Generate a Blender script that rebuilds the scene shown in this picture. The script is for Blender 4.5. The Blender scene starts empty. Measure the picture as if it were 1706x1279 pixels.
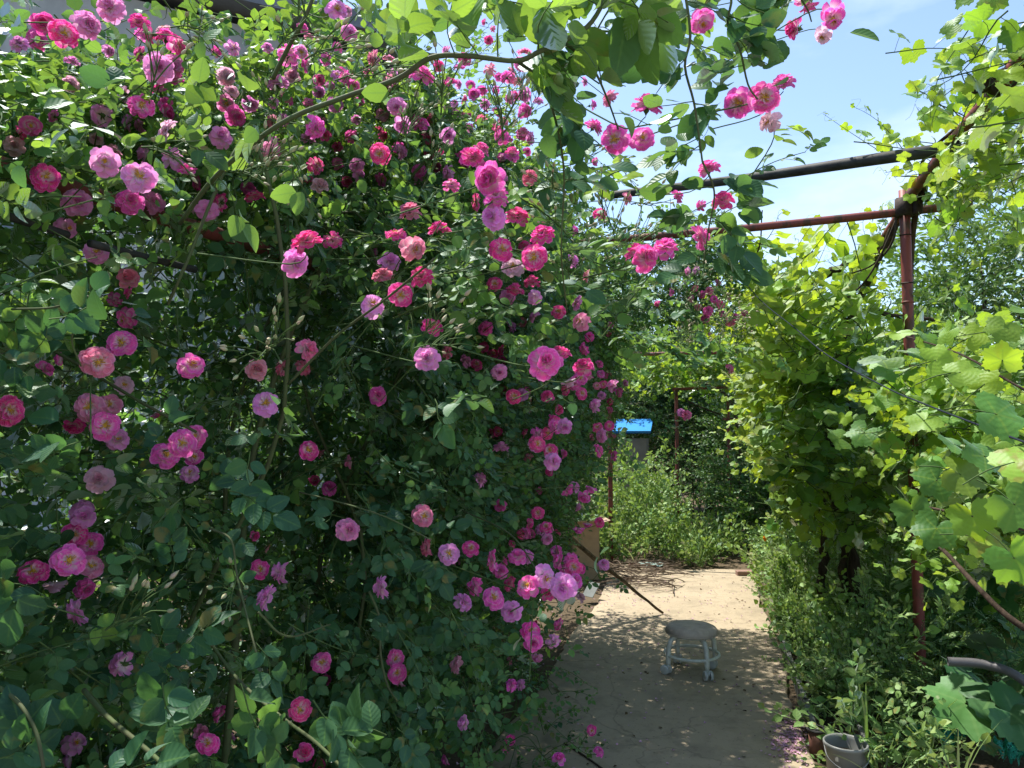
import bpy, math, random
import numpy as np

SC = bpy.context.scene
COL = SC.collection
rng = np.random.default_rng(7)
random.seed(7)
R = math.radians

# ------------------------------------------------------------------ camera, sky, sun, exposure
F = 1241.0                       # focal length in photo pixels
YAW, PITCH = R(14.8), R(3.7)
CAM = np.array([0.0, 0.0, 1.5])
FW0 = np.array([-math.sin(YAW), math.cos(YAW), 0.0])
RT = np.array([math.cos(YAW), math.sin(YAW), 0.0])
ZU = np.array([0.0, 0.0, 1.0])
FWD = FW0 * math.cos(PITCH) + ZU * math.sin(PITCH)
UPV = ZU * math.cos(PITCH) - FW0 * math.sin(PITCH)


def P(px, py, d):
    """world point at photo pixel (px,py) and depth d"""
    return CAM + d * (FWD + (px - 853.0) / F * RT + (639.5 - py) / F * UPV)


def G(px, py, z=0.0):
    r = FWD + (px - 853.0) / F * RT + (639.5 - py) / F * UPV
    return CAM + r * ((z - CAM[2]) / r[2])


cam_d = bpy.data.cameras.new("camera")
cam = bpy.data.objects.new("camera", cam_d)
COL.objects.link(cam)
cam.location = CAM
cam.rotation_euler = (math.pi / 2 + PITCH, 0, YAW)
cam_d.sensor_width = 36.0
cam_d.lens = 36.0 * F / 1706.0
cam_d.clip_start = 0.05
cam_d.clip_end = 2000.0
SC.camera = cam

SUN_EL, SUN_AZ = R(66.0), math.atan2(-0.90, 0.44)      # azimuth from +Y towards +X
S = np.array([math.sin(SUN_AZ) * math.cos(SUN_EL), math.cos(SUN_AZ) * math.cos(SUN_EL), math.sin(SUN_EL)])
w = bpy.data.worlds.new("World")
SC.world = w
w.use_nodes = True
nt = w.node_tree
nt.nodes.clear()
out = nt.nodes.new("ShaderNodeOutputWorld")
bg = nt.nodes.new("ShaderNodeBackground")
sky = nt.nodes.new("ShaderNodeTexSky")
sky.sky_type = 'NISHITA'
sky.sun_disc = False
sky.sun_elevation = SUN_EL
sky.sun_rotation = SUN_AZ
sky.air_density = 1.0
sky.dust_density = 0.7
sky.ozone_density = 1.0
bg.inputs["Strength"].default_value = 0.13
tc = nt.nodes.new("ShaderNodeTexCoord")
mp = nt.nodes.new("ShaderNodeMapping")
mp.inputs["Scale"].default_value = (1.0, 1.0, 2.6)
mp.inputs["Location"].default_value = (0.35, 0.1, 0.55)
nz = nt.nodes.new("ShaderNodeTexNoise")
nz.inputs["Scale"].default_value = 2.1
nz.inputs["Detail"].default_value = 7.0
nz.inputs["Roughness"].default_value = 0.52
rp = nt.nodes.new("ShaderNodeValToRGB")
rp.color_ramp.elements[0].position = 0.54
rp.color_ramp.elements[1].position = 0.86
mx = nt.nodes.new("ShaderNodeMix")
mx.data_type = 'RGBA'
mx.inputs[7].default_value = (4.9, 5.4, 5.9, 1)
L = nt.links.new
L(tc.outputs["Generated"], mp.inputs["Vector"])
L(mp.outputs["Vector"], nz.inputs["Vector"])
L(nz.outputs["Fac"], rp.inputs["Fac"])
L(rp.outputs["Color"], mx.inputs[0])
L(sky.outputs["Color"], mx.inputs[6])
L(mx.outputs[2], bg.inputs["Color"])
L(bg.outputs["Background"], out.inputs["Surface"])

sd = bpy.data.lights.new("sun", 'SUN')
so = bpy.data.objects.new("sun", sd)
COL.objects.link(so)
sd.energy = 4.1
sd.angle = R(0.53)
sd.color = (1.0, 0.95, 0.86)
from mathutils import Vector, Matrix
so.rotation_euler = Vector(S).to_track_quat('Z', 'Y').to_euler()
so.location = (0, 0, 30)
SC.view_settings.view_transform = 'Standard'
SC.view_settings.look = 'None'
SC.view_settings.exposure = 1.14
SC.view_settings.gamma = 1.0
SC.cycles.max_bounces = 12
SC.cycles.diffuse_bounces = 5
SC.cycles.glossy_bounces = 2
SC.cycles.transmission_bounces = 8
SC.cycles.transparent_max_bounces = 8
SC.cycles.caustics_reflective = False
SC.cycles.caustics_refractive = False


# ------------------------------------------------------------------ materials
def new_mat(name):
    m = bpy.data.materials.new(name)
    m.use_nodes = True
    m.node_tree.nodes.clear()
    o = m.node_tree.nodes.new("ShaderNodeOutputMaterial")
    return m, m.node_tree.nodes, m.node_tree.links.new, o


def mth(N, Lk, op, a, b=None, clamp=False):
    n = N.new("ShaderNodeMath")
    n.operation = op
    n.use_clamp = clamp
    for i, v in enumerate((a, b)):
        if v is None:
            continue
        if isinstance(v, (int, float)):
            n.inputs[i].default_value = v
        else:
            Lk(v, n.inputs[i])
    return n.outputs[0]


def mixc(N, Lk, fac, a, b, blend='MIX'):
    n = N.new("ShaderNodeMix")
    n.data_type = 'RGBA'
    n.blend_type = blend
    for idx, v in ((0, fac), (6, a), (7, b)):
        if isinstance(v, (int, float)):
            n.inputs[idx].default_value = v
        elif isinstance(v, tuple):
            n.inputs[idx].default_value = (*v, 1.0) if len(v) == 3 else v
        else:
            Lk(v, n.inputs[idx])
    return n.outputs[2]


def leaf_mat(name, mature, young, tr_mature, tr_young, tfac=0.40, gloss=0.5, rough=0.42, veins=9.0, spot=0.0):
    m, N, Lk, o = new_mat(name)
    at = N.new("ShaderNodeAttribute")
    at.attribute_name = "leafdata"
    sp = N.new("ShaderNodeSeparateColor")
    Lk(at.outputs["Color"], sp.inputs[0])
    rnd, age, acr = sp.outputs[0], sp.outputs[1], sp.outputs[2]
    aln = at.outputs["Alpha"]
    agec = mth(N, Lk, 'MULTIPLY', age, 1.0, True)
    base = mixc(N, Lk, agec, mature, young)
    tran = mixc(N, Lk, agec, tr_mature, tr_young)
    val = mth(N, Lk, 'ADD', mth(N, Lk, 'MULTIPLY', rnd, 0.55), 0.72)
    hsv = N.new("ShaderNodeHueSaturation")
    Lk(val, hsv.inputs["Value"])
    Lk(mth(N, Lk, 'ADD', mth(N, Lk, 'MULTIPLY', mth(N, Lk, 'FRACT', mth(N, Lk, 'MULTIPLY', rnd, 7.3)), 0.036), 0.482), hsv.inputs["Hue"])
    Lk(base, hsv.inputs["Color"])
    hs2 = N.new("ShaderNodeHueSaturation")
    Lk(val, hs2.inputs["Value"])
    Lk(tran, hs2.inputs["Color"])
    # midrib and side veins (own colour of the blade)
    rib = mth(N, Lk, 'LESS_THAN', acr, 0.07)
    vs = mth(N, Lk, 'SINE', mth(N, Lk, 'MULTIPLY', mth(N, Lk, 'SUBTRACT', aln, mth(N, Lk, 'MULTIPLY', acr, 0.28)), veins * 6.283))
    vn = mth(N, Lk, 'MULTIPLY', mth(N, Lk, 'GREATER_THAN', vs, 0.88), 0.06)
    vein = mth(N, Lk, 'MAXIMUM', mth(N, Lk, 'MULTIPLY', rib, 0.28), vn)
    colr = mixc(N, Lk, vein, hsv.outputs[0], (min(1, young[0] * 1.5), min(1, young[1] * 1.35), young[2] * 1.6))
    tx = N.new("ShaderNodeTexCoord")
    ns = N.new("ShaderNodeTexNoise")
    ns.inputs["Scale"].default_value = 55.0
    ns.inputs["Detail"].default_value = 3.0
    Lk(tx.outputs["Object"], ns.inputs["Vector"])
    colr = mixc(N, Lk, mth(N, Lk, 'MULTIPLY', ns.outputs[0], 0.35), colr, mixc(N, Lk, 1.0, colr, (0.62, 0.66, 0.55), 'MULTIPLY'))
    # yellowed, browned patches on some old leaves
    n5 = N.new("ShaderNodeTexNoise")
    n5.inputs["Scale"].default_value = 38.0
    n5.inputs["Detail"].default_value = 4.0
    Lk(tx.outputs["Object"], n5.inputs["Vector"])
    old = mth(N, Lk, 'GREATER_THAN', mth(N, Lk, 'FRACT', mth(N, Lk, 'MULTIPLY', rnd, 13.7)), 0.86)
    bl = N.new("ShaderNodeMapRange")
    bl.inputs[1].default_value = 0.50
    bl.inputs[2].default_value = 0.60
    Lk(n5.outputs[0], bl.inputs[0])
    colr = mixc(N, Lk, mth(N, Lk, 'MULTIPLY', mth(N, Lk, 'MULTIPLY', bl.outputs[0], old), 0.7), colr, (0.26, 0.20, 0.05))
    bump = N.new("ShaderNodeBump")
    bump.inputs["Strength"].default_value = 0.14
    bump.inputs["Distance"].default_value = 0.0015
    Lk(mth(N, Lk, 'ADD', vs, mth(N, Lk, 'MULTIPLY', ns.outputs[0], 1.5)), bump.inputs["Height"])
    df = N.new("ShaderNodeBsdfDiffuse")
    tl = N.new("ShaderNodeBsdfTranslucent")
    gl = N.new("ShaderNodeBsdfGlossy")
    gl.inputs["Roughness"].default_value = rough
    gl.inputs["Color"].default_value = (0.9, 0.95, 1.0, 1)
    Lk(colr, df.inputs["Color"])
    Lk(mixc(N, Lk, vein, hs2.outputs[0], mature), tl.inputs["Color"])
    Lk(bump.outputs[0], df.inputs["Normal"])
    Lk(bump.outputs[0], gl.inputs["Normal"])
    m1 = N.new("ShaderNodeMixShader")
    m1.inputs[0].default_value = tfac
    Lk(df.outputs[0], m1.inputs[1])
    Lk(tl.outputs[0], m1.inputs[2])
    fr = N.new("ShaderNodeFresnel")
    fr.inputs["IOR"].default_value = 1.45
    Lk(bump.outputs[0], fr.inputs["Normal"])
    m2 = N.new("ShaderNodeMixShader")
    Lk(mth(N, Lk, 'MULTIPLY', fr.outputs[0], gloss, True), m2.inputs[0])
    Lk(m1.outputs[0], m2.inputs[1])
    Lk(gl.outputs[0], m2.inputs[2])
    Lk(m2.outputs[0], o.inputs["Surface"])
    return m


def solid(name, col, rough=0.6, spec=0.4, var=0.25, scale=12.0, bump=0.0, metal=0.0, col2=None, detail=5.0, bdist=0.004, lo=0.35, hi=0.65, stretch=None):
    """noise-mottled principled surface"""
    m, N, Lk, o = new_mat(name)
    b = N.new("ShaderNodeBsdfPrincipled")
    b.inputs["Roughness"].default_value = rough
    b.inputs["Metallic"].default_value = metal
    b.inputs["Specular IOR Level"].default_value = spec
    tx = N.new("ShaderNodeTexCoord")
    vec = tx.outputs["Object"]
    if stretch:
        mpn = N.new("ShaderNodeMapping")
        mpn.inputs["Scale"].default_value = stretch
        Lk(vec, mpn.inputs["Vector"])
        vec = mpn.outputs[0]
    ns = N.new("ShaderNodeTexNoise")
    ns.inputs["Scale"].default_value = scale
    ns.inputs["Detail"].default_value = detail
    ns.inputs["Roughness"].default_value = 0.62
    Lk(vec, ns.inputs["Vector"])
    rp_ = N.new("ShaderNodeMapRange")
    rp_.inputs[1].default_value = lo
    rp_.inputs[2].default_value = hi
    Lk(ns.outputs[0], rp_.inputs[0])
    c2 = col2 if col2 else tuple(c * (1 - var) for c in col)
    Lk(mixc(N, Lk, rp_.outputs[0], c2, col), b.inputs["Base Color"])
    if bump:
        bp = N.new("ShaderNodeBump")
        bp.inputs["Strength"].default_value = bump
        bp.inputs["Distance"].default_value = bdist
        Lk(ns.outputs[0], bp.inputs["Height"])
        Lk(bp.outputs[0], b.inputs["Normal"])
    Lk(b.outputs[0], o.inputs["Surface"])
    return m


def petal_mat():
    m, N, Lk, o = new_mat("rose_petal")
    at = N.new("ShaderNodeAttribute")
    at.attribute_name = "leafdata"
    sp = N.new("ShaderNodeSeparateColor")
    Lk(at.outputs["Color"], sp.inputs[0])
    rnd, acr, aln = sp.outputs[0], sp.outputs[2], at.outputs["Alpha"]
    oi = N.new("ShaderNodeObjectInfo")
    col = oi.outputs["Color"]
    # white claw at the base of each petal
    mr = N.new("ShaderNodeMapRange")
    mr.inputs[1].default_value = 0.46
    mr.inputs[2].default_value = 0.80
    Lk(mth(N, Lk, 'ADD', aln, mth(N, Lk, 'MULTIPLY', mth(N, Lk, 'SUBTRACT', rnd, 0.5), 0.18)), mr.inputs[0])
    pale = mixc(N, Lk, 0.85, col, (0.86, 0.74, 0.72))
    c = mixc(N, Lk, mr.outputs[0], pale, col)
    # streaks running along the petal
    st = mth(N, Lk, 'SINE', mth(N, Lk, 'MULTIPLY', mth(N, Lk, 'ADD', acr, mth(N, Lk, 'MULTIPLY', rnd, 3.0)), 34.0))
    stf = mth(N, Lk, 'MULTIPLY', mth(N, Lk, 'ADD', st, 1.0), 0.10)
    c = mixc(N, Lk, stf, c, (0.85, 0.55, 0.72))
    # slightly paler rim on some petals
    rim = mth(N, Lk, 'MULTIPLY', mth(N, Lk, 'GREATER_THAN', aln, 0.93), mth(N, Lk, 'MULTIPLY', rnd, 0.45))
    c = mixc(N, Lk, rim, c, (0.85, 0.50, 0.70))
    hsv = N.new("ShaderNodeHueSaturation")
    Lk(c, hsv.inputs["Color"])
    Lk(mth(N, Lk, 'ADD', mth(N, Lk, 'MULTIPLY', rnd, 0.26), 0.88), hsv.inputs["Value"])
    df = N.new("ShaderNodeBsdfDiffuse")
    tl = N.new("ShaderNodeBsdfTranslucent")
    Lk(hsv.outputs[0], df.inputs["Color"])
    Lk(hsv.outputs[0], tl.inputs["Color"])
    m1 = N.new("ShaderNodeMixShader")
    m1.inputs[0].default_value = 0.44
    Lk(df.outputs[0], m1.inputs[1])
    Lk(tl.outputs[0], m1.inputs[2])
    Lk(m1.outputs[0], o.inputs["Surface"])
    return m


M = {}
M['rose_leaf'] = leaf_mat("rose_leaf", (0.038, 0.112, 0.064), (0.16, 0.32, 0.055), (0.09, 0.235, 0.045), (0.42, 0.64, 0.055), tfac=0.44, gloss=0.33, rough=0.45, veins=6.0)
M['grape_leaf'] = leaf_mat("grape_leaf", (0.085, 0.235, 0.06), (0.27, 0.41, 0.04), (0.24, 0.47, 0.03), (0.62, 0.78, 0.035), tfac=0.46, gloss=0.45, rough=0.5, veins=5.0)
M['weed_leaf'] = leaf_mat("weed_leaf", (0.08, 0.20, 0.065), (0.28, 0.41, 0.12), (0.16, 0.36, 0.04), (0.44, 0.60, 0.08), tfac=0.36, gloss=0.45, rough=0.5, veins=4.0)
M['tree_leaf'] = leaf_mat("tree_leaf", (0.04, 0.115, 0.036), (0.15, 0.28, 0.05), (0.09, 0.22, 0.025), (0.32, 0.48, 0.045), tfac=0.36, gloss=0.5, rough=0.45, veins=4.0)
M['big_leaf'] = leaf_mat("big_leaf", (0.05, 0.15, 0.045), (0.16, 0.30, 0.08), (0.10, 0.25, 0.04), (0.30, 0.46, 0.07), tfac=0.34, gloss=0.55, rough=0.5, veins=5.0)
M['green_stem'] = solid("green_stem", (0.085, 0.14, 0.045), 0.75, 0.12, 0.35, 60.0)
M['bark'] = solid("bark", (0.075, 0.055, 0.04), 0.9, 0.2, 0.6, 40.0, 0.7, stretch=(1, 1, 0.25))
M['vine_bark'] = solid("vine_bark", (0.085, 0.06, 0.045), 0.95, 0.1, 0.7, 35.0, 0.9, stretch=(1, 1, 0.2), bdist=0.01)
M['cane'] = solid("rose_cane", (0.085, 0.12, 0.045), 0.7, 0.15, 0.4, 30.0, 0.2, col2=(0.075, 0.08, 0.04))
M['petal'] = petal_mat()
M['stamen'] = solid("stamen_yellow", (0.85, 0.50, 0.06), 0.7, 0.2, 0.4, 300.0)
M['bud'] = solid("bud_green", (0.30, 0.38, 0.17), 0.6, 0.3, 0.3, 120.0, col2=(0.42, 0.30, 0.22))
M['red_paint'] = solid("rusty_red_paint", (0.21, 0.048, 0.040), 0.55, 0.4, 0.4, 18.0, 0.35, col2=(0.085, 0.038, 0.022), lo=0.42, hi=0.52, stretch=(1, 1, 0.35))
M['dark_pole'] = solid("weathered_dark_pole", (0.055, 0.055, 0.05), 0.65, 0.3, 0.6, 22.0, 0.4, col2=(0.016, 0.017, 0.016), stretch=(0.25, 1, 1))
M['iron'] = solid("rusty_iron", (0.055, 0.035, 0.028), 0.75, 0.3, 0.5, 60.0, 0.4)


# ------------------------------------------------------------------ mesh soups (numpy)
def tpl(v, q, d=None, mi=0):
    v = np.asarray(v, float)
    q = np.asarray(q, int).reshape(-1, 4)
    if d is None:
        d = np.zeros((len(v), 4))
    if np.isscalar(mi):
        mi = np.full(len(q), mi, int)
    return (v, q, np.asarray(d, float), np.asarray(mi, int))


class Soup:
    def __init__(self):
        self.V, self.Q, self.D, self.MI, self.n = [], [], [], [], 0

    def raw(self, t):
        v, q, d, mi = t
        if len(v) == 0:
            return
        self.V.append(v); self.Q.append(q + self.n); self.D.append(d); self.MI.append(mi)
        self.n += len(v)

    def inst(self, t, Rm, T, age=None, rnd=None):
        v, q, d, mi = t
        N = len(T)
        if N == 0:
            return
        V = np.einsum('nij,vj->nvi', Rm, v) + np.asarray(T)[:, None, :]
        D = np.tile(d[None], (N, 1, 1))
        if rnd is not None:
            D[:, :, 0] = (D[:, :, 0] + np.asarray(rnd)[:, None]) % 1.0
        if age is not None:
            D[:, :, 1] = np.clip(D[:, :, 1] + np.asarray(age)[:, None], 0, 1)
        Q = q[None] + (np.arange(N) * len(v))[:, None, None]
        self.V.append(V.reshape(-1, 3)); self.Q.append(Q.reshape(-1, 4) + self.n)
        self.D.append(D.reshape(-1, 4)); self.MI.append(np.tile(mi, N))
        self.n += N * len(v)

    def one(self, t, Rm, T, age=0.0, rnd=0.0):
        self.inst(t, np.asarray(Rm)[None], np.asarray(T)[None], [age], [rnd])

    def out(self):
        if not self.V:
            return tpl(np.zeros((0, 3)), np.zeros((0, 4), int))
        return (np.concatenate(self.V), np.concatenate(self.Q), np.concatenate(self.D), np.concatenate(self.MI))


def mesh_from(name, t, mats, origin=(0, 0, 0), smooth=True):
    v, q, d, mi = t
    me = bpy.data.meshes.new(name)
    v = v - np.asarray(origin)[None]
    me.vertices.add(len(v))
    me.vertices.foreach_set("co", v.astype(np.float32).ravel())
    tri = q[:, 2] == q[:, 3]
    cnt = np.where(tri, 3, 4)
    starts = np.concatenate([[0], np.cumsum(cnt)[:-1]])
    keep = np.ones((len(q), 4), bool)
    keep[tri, 3] = False
    loops = q[keep]
    me.loops.add(len(loops))
    me.loops.foreach_set("vertex_index", loops.astype(np.int32))
    me.polygons.add(len(q))
    me.polygons.foreach_set("loop_start", starts.astype(np.int32))
    me.polygons.foreach_set("loop_total", cnt.astype(np.int32))
    me.polygons.foreach_set("material_index", mi.astype(np.int32))
    me.polygons.foreach_set("use_smooth", np.full(len(q), smooth, bool))
    a = me.attributes.new("leafdata", 'FLOAT_COLOR', 'POINT')
    a.data.foreach_set("color", d.astype(np.float32).ravel())
    for mm in mats:
        me.materials.append(mm)
    me.update(calc_edges=True)
    me.validate()
    return me


def thing(name, label, cat, loc=(0, 0, 0), group=None, kind=None):
    o = bpy.data.objects.new(name, None)
    o.empty_display_size = 0.1
    o.location = Vector(loc)
    COL.objects.link(o)
    o["label"] = label
    o["category"] = cat
    if group:
        o["group"] = group
    if kind:
        o["kind"] = kind
    return o


def part(name, t, mats, parent=None, smooth=True, kind=None, label=None):
    """one mesh object; t is in world coordinates"""
    org = np.zeros(3)
    p = parent
    while p is not None:
        org = org + np.array(p.location)
        p = p.parent
    if not isinstance(mats, (list, tuple)):
        mats = [mats]
    o = bpy.data.objects.new(name, mesh_from(name, t, mats, org, smooth))
    COL.objects.link(o)
    if parent is not None:
        o.parent = parent
    if kind:
        o["kind"] = kind
    if label:
        o["label"] = label
    return o


def single(name, t, mats, label, cat, loc=None, group=None, kind=None, smooth=True):
    """a thing that is one mesh"""
    v = t[0]
    if loc is None:
        c = (v.min(0) + v.max(0)) / 2
        loc = np.array([c[0], c[1], v[:, 2].min()])
    if not isinstance(mats, (list, tuple)):
        mats = [mats]
    o = bpy.data.objects.new(name, mesh_from(name, t, mats, np.asarray(loc), smooth))
    o.location = Vector(loc)
    COL.objects.link(o)
    if label:
        o["label"] = label
    if cat:
        o["category"] = cat
    if group:
        o["group"] = group
    if kind:
        o["kind"] = kind
    return o


def nrm(a):
    a = np.asarray(a, float)
    return a / np.maximum(np.linalg.norm(a, axis=-1, keepdims=True), 1e-9)


def frames(x, zref, roll=None):
    """rotation matrices (N,3,3) with first column x and third as near zref as possible"""
    x = nrm(x)
    zref = np.broadcast_to(np.asarray(zref, float), x.shape)
    y = np.cross(zref, x)
    bad = np.linalg.norm(y, axis=-1) < 1e-3
    if np.any(bad):
        y[bad] = np.cross(np.array([0.3, 1.0, 0.1]), x[bad])
    y = nrm(y)
    z = np.cross(x, y)
    if roll is not None:
        c, s = np.cos(roll)[:, None], np.sin(roll)[:, None]
        y, z = c * y + s * z, c * z - s * y
    return np.stack([x, y, z], axis=-1)


def rz(a):
    c, s = math.cos(a), math.sin(a)
    return np.array([[c, -s, 0], [s, c, 0], [0, 0, 1.0]])


def ry(a):
    c, s = math.cos(a), math.sin(a)
    return np.array([[c, 0, s], [0, 1, 0], [-s, 0, c]])


def rx(a):
    c, s = math.cos(a), math.sin(a)
    return np.array([[1, 0, 0], [0, c, -s], [0, s, c]])


def tube(pts, rad, sides=6, mi=0, cap=True):
    pts = np.asarray(pts, float)
    n = len(pts)
    rad = np.broadcast_to(np.asarray(rad, float), (n,))
    tg = nrm(np.gradient(pts, axis=0))
    ref = np.array([0, 0, 1.0]) if abs(tg[0][2]) < 0.9 else np.array([1.0, 0, 0])
    u = nrm(np.cross(ref, tg[0]))
    vs = []
    for i in range(n):
        u = nrm(u - tg[i] * np.dot(u, tg[i]))
        wv = np.cross(tg[i], u)
        a = np.arange(sides) * 2 * math.pi / sides
        vs.append(pts[i] + rad[i] * (np.cos(a)[:, None] * u + np.sin(a)[:, None] * wv))
    v = np.concatenate(vs)
    q = []
    for i in range(n - 1):
        for k in range(sides):
            k2 = (k + 1) % sides
            q.append((i * sides + k, i * sides + k2, (i + 1) * sides + k2, (i + 1) * sides + k))
    if cap:
        m0 = len(v)
        v = np.concatenate([v, pts[:1], pts[-1:]])
        for k in range(sides):
            k2 = (k + 1) % sides
            q.append((m0, k2, k, k))
            q.append((m0 + 1, (n - 1) * sides + k, (n - 1) * sides + k2, (n - 1) * sides + k2))
    return tpl(v, q, None, mi)


def smooth_path(pts, n=24):
    """Catmull-Rom through the points"""
    p = np.asarray(pts, float)
    p = np.concatenate([[2 * p[0] - p[1]], p, [2 * p[-1] - p[-2]]])
    o = []
    m = len(p) - 3
    for i in range(m):
        k = max(2, n // m)
        for t in np.linspace(0, 1, k, endpoint=False):
            a, b, c, d = p[i], p[i + 1], p[i + 2], p[i + 3]
            o.append(0.5 * (2 * b + (c - a) * t + (2 * a - 5 * b + 4 * c - d) * t * t + (3 * b - a - 3 * c + d) * t ** 3))
    o.append(p[-2])
    return np.array(o)


def box(c, s, Rm=None, mi=0, bev=0.0):
    c = np.asarray(c, float)
    hx, hy, hz = np.asarray(s, float) / 2
    b = min(bev, hx * .9, hy * .9, hz * .9)
    if b <= 0:
        v = np.array([[sx * hx, sy * hy, sz * hz] for sz in (-1, 1) for sy in (-1, 1) for sx in (-1, 1)])
        q = [(0, 2, 3, 1), (4, 5, 7, 6), (0, 1, 5, 4), (2, 6, 7, 3), (0, 4, 6, 2), (1, 3, 7, 5)]
    else:
        # chamfered in plan and at top and bottom
        ring = [(hx - b, -hy), (hx, -hy + b), (hx, hy - b), (hx - b, hy), (-hx + b, hy), (-hx, hy - b), (-hx, -hy + b), (-hx + b, -hy)]
        rin = [(x - math.copysign(b, x) * 0.8, y - math.copysign(b, y) * 0.8) for x, y in ring]
        v = [(x, y, -hz) for x, y in rin] + [(x, y, -hz + b) for x, y in ring] + [(x, y, hz - b) for x, y in ring] + [(x, y, hz) for x, y in rin]
        v = np.array(v)
        q = []
        for l in range(3):
            for k in range(8):
                k2 = (k + 1) % 8
                q.append((l * 8 + k, l * 8 + k2, (l + 1) * 8 + k2, (l + 1) * 8 + k))
        for base, flip in ((0, True), (24, False)):
            i = [base + k for k in range(8)]
            qs = [(i[0], i[1], i[2], i[3]), (i[0], i[3], i[4], i[7]), (i[4], i[5], i[6], i[7])]
            q += [tuple(reversed(x)) for x in qs] if flip else qs
    if Rm is not None:
        v = v @ np.asarray(Rm).T
    return tpl(v + c, q, None, mi)


def lathe(profile, n=24, c=(0, 0, 0), mi=0, Rm=None):
    pr = np.asarray(profile, float)
    a = np.arange(n) * 2 * math.pi / n
    v = np.stack([np.outer(pr[:, 0], np.cos(a)), np.outer(pr[:, 0], np.sin(a)), np.repeat(pr[:, 1][:, None], n, 1)], -1).reshape(-1, 3)
    q = []
    for i in range(len(pr) - 1):
        for k in range(n):
            k2 = (k + 1) % n
            q.append((i * n + k, i * n + k2, (i + 1) * n + k2, (i + 1) * n + k))
    if Rm is not None:
        v = v @ np.asarray(Rm).T
    return tpl(v + np.asarray(c), q, None, mi)


def torus(c, Rr, r, n=32, k=8, Rm=None):
    pts = [(Rr + r * math.cos(t), r * math.sin(t)) for t in np.linspace(0, 2 * math.pi, k + 1)]
    return lathe(pts, n, c, 0, Rm)


def merge(*ts):
    s = Soup()
    for t in ts:
        s.raw(t)
    return s.out()


# ------------------------------------------------------------------ leaf templates
def blade(Ln, W, rows=7, fold=0.25, droop=0.25, serr=0.05, twist=0.0, pw=0.85, tip=0.75, mi=0, wav=0.0):
    """leaf blade along +x, upper side +z"""
    v, d = [], []
    for i in range(rows):
        s = i / (rows - 1)
        wd = W * 0.5 * (math.sin(math.pi * min(1, max(0.0, s)) ** pw) ** tip if 0 < s < 1 else 0.03)
        if 0 < i < rows - 1:
            wd *= 1 + (serr if i % 2 else -serr)
        else:
            wd = W * 0.02
        tw = twist * s
        for a in (-1, 0, 1):
            y, z = wd * a, abs(a) * wd * fold + wav * W * math.sin(s * 9 + a * 2) * abs(a)
            y, z = y * math.cos(tw) - z * math.sin(tw), y * math.sin(tw) + z * math.cos(tw)
            v.append((Ln * s * (1 - 0.12 * droop * s), y, z - droop * Ln * s * s * 0.5))
            d.append((0, 0, abs(a), s))
    q = []
    for i in range(rows - 1):
        for k in range(2):
            q.append((i * 3 + k, (i + 1) * 3 + k, (i + 1) * 3 + k + 1, i * 3 + k + 1))
    q = [(a, b, c, e) for a, b, c, e in q]
    return tpl(v, [(e, c, b, a)[::-1] for a, b, c, e in q], d, mi)


def compound(seed, rows, pairs=2, Lr=0.058, LL=0.042, WW=0.030, ang=62, serr=0.028, stem_sides=3, narrow=False):
    """pinnate leaf along +x: rachis with pairs of leaflets and one at the end"""
    r = random.Random(seed)
    s = Soup()
    n = 5
    dr = r.uniform(0.05, 0.35)
    rp_ = np.array([(Lr * t, 0.004 * math.sin(t * 5 + seed), -dr * Lr * t * t) for t in np.linspace(0, 1, n)])
    s.raw(tube(rp_, np.linspace(0.0011, 0.0007, n), stem_sides, 1, False))
    spots = []
    for k in range(pairs):
        t = 0.30 + 0.55 * (k / max(1, pairs - 1)) if pairs > 1 else 0.5
        for sg in (-1, 1):
            spots.append((t, sg * R(ang + r.uniform(-12, 10)), 0.78 + 0.16 * k / max(1, pairs)))
    spots.append((1.0, r.uniform(-.12, .12), 1.05))
    for t, a, sc in spots:
        sc *= r.uniform(0.88, 1.1)
        b = blade(LL * sc, WW * sc, rows, r.uniform(0.02, 0.5), r.uniform(-0.1, 0.8), serr, r.uniform(-.65, .65), r.uniform(.70, .88), 0.70 if not narrow else .9)
        p = np.array([Lr * t, 0, -dr * Lr * t * t]) 
        m = rz(a) @ ry(r.uniform(-0.15, 0.45)) @ rx(r.uniform(-0.4, 0.4))
        s.one(b, m, p + m @ np.array([0.003, 0, 0]), r.uniform(-0.04, 0.04), r.random())
    return s.out()


COMP_HI = [compound(i, 11, 2 if i % 3 else 3, 0.055 if i % 3 else 0.07) for i in range(10)]
COMP_LO = [compound(50 + i, 4, 2, serr=0.0) for i in range(6)]


def shoot(seed, comps, Ln=0.32, nl=7, droop=0.5, srad=0.0022, leaf_sc=1.0, young_tip=0.35, start=0.12, spread=70):
    """leafy shoot along +x with leaves facing roughly +z"""
    r = random.Random(seed * 13 + 5)
    s = Soup()
    t = np.linspace(0, 1, 8)
    wob = r.uniform(-.12, .12)
    pts = np.stack([Ln * t * (1 - .15 * droop * t), Ln * wob * np.sin(t * 3), -droop * Ln * t * t * .5], -1)
    s.raw(tube(pts, np.linspace(srad, srad * .45, 8), 4, 1, False))
    side = 1
    for k in range(nl):
        u = start + (1 - start) * (k + r.uniform(-.3, .3)) / max(1, nl - 1)
        u = min(1, max(0.02, u))
        p = np.array([np.interp(u, t, pts[:, j]) for j in range(3)])
        side = -side
        a = side * R(r.uniform(spread - 28, spread + 18))
        if k == nl - 1:
            a *= .2
        m = rz(a) @ ry(r.uniform(-.35, .55)) @ rx(r.uniform(-.55, .55))
        sc = leaf_sc * (1.08 - .4 * u) * r.uniform(.85, 1.15)
        s.one(r.choice(comps), m * sc, p, young_tip * u * u * r.uniform(.3, 1.1) + r.uniform(-.06, .06), r.random())
    return s.out()


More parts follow.
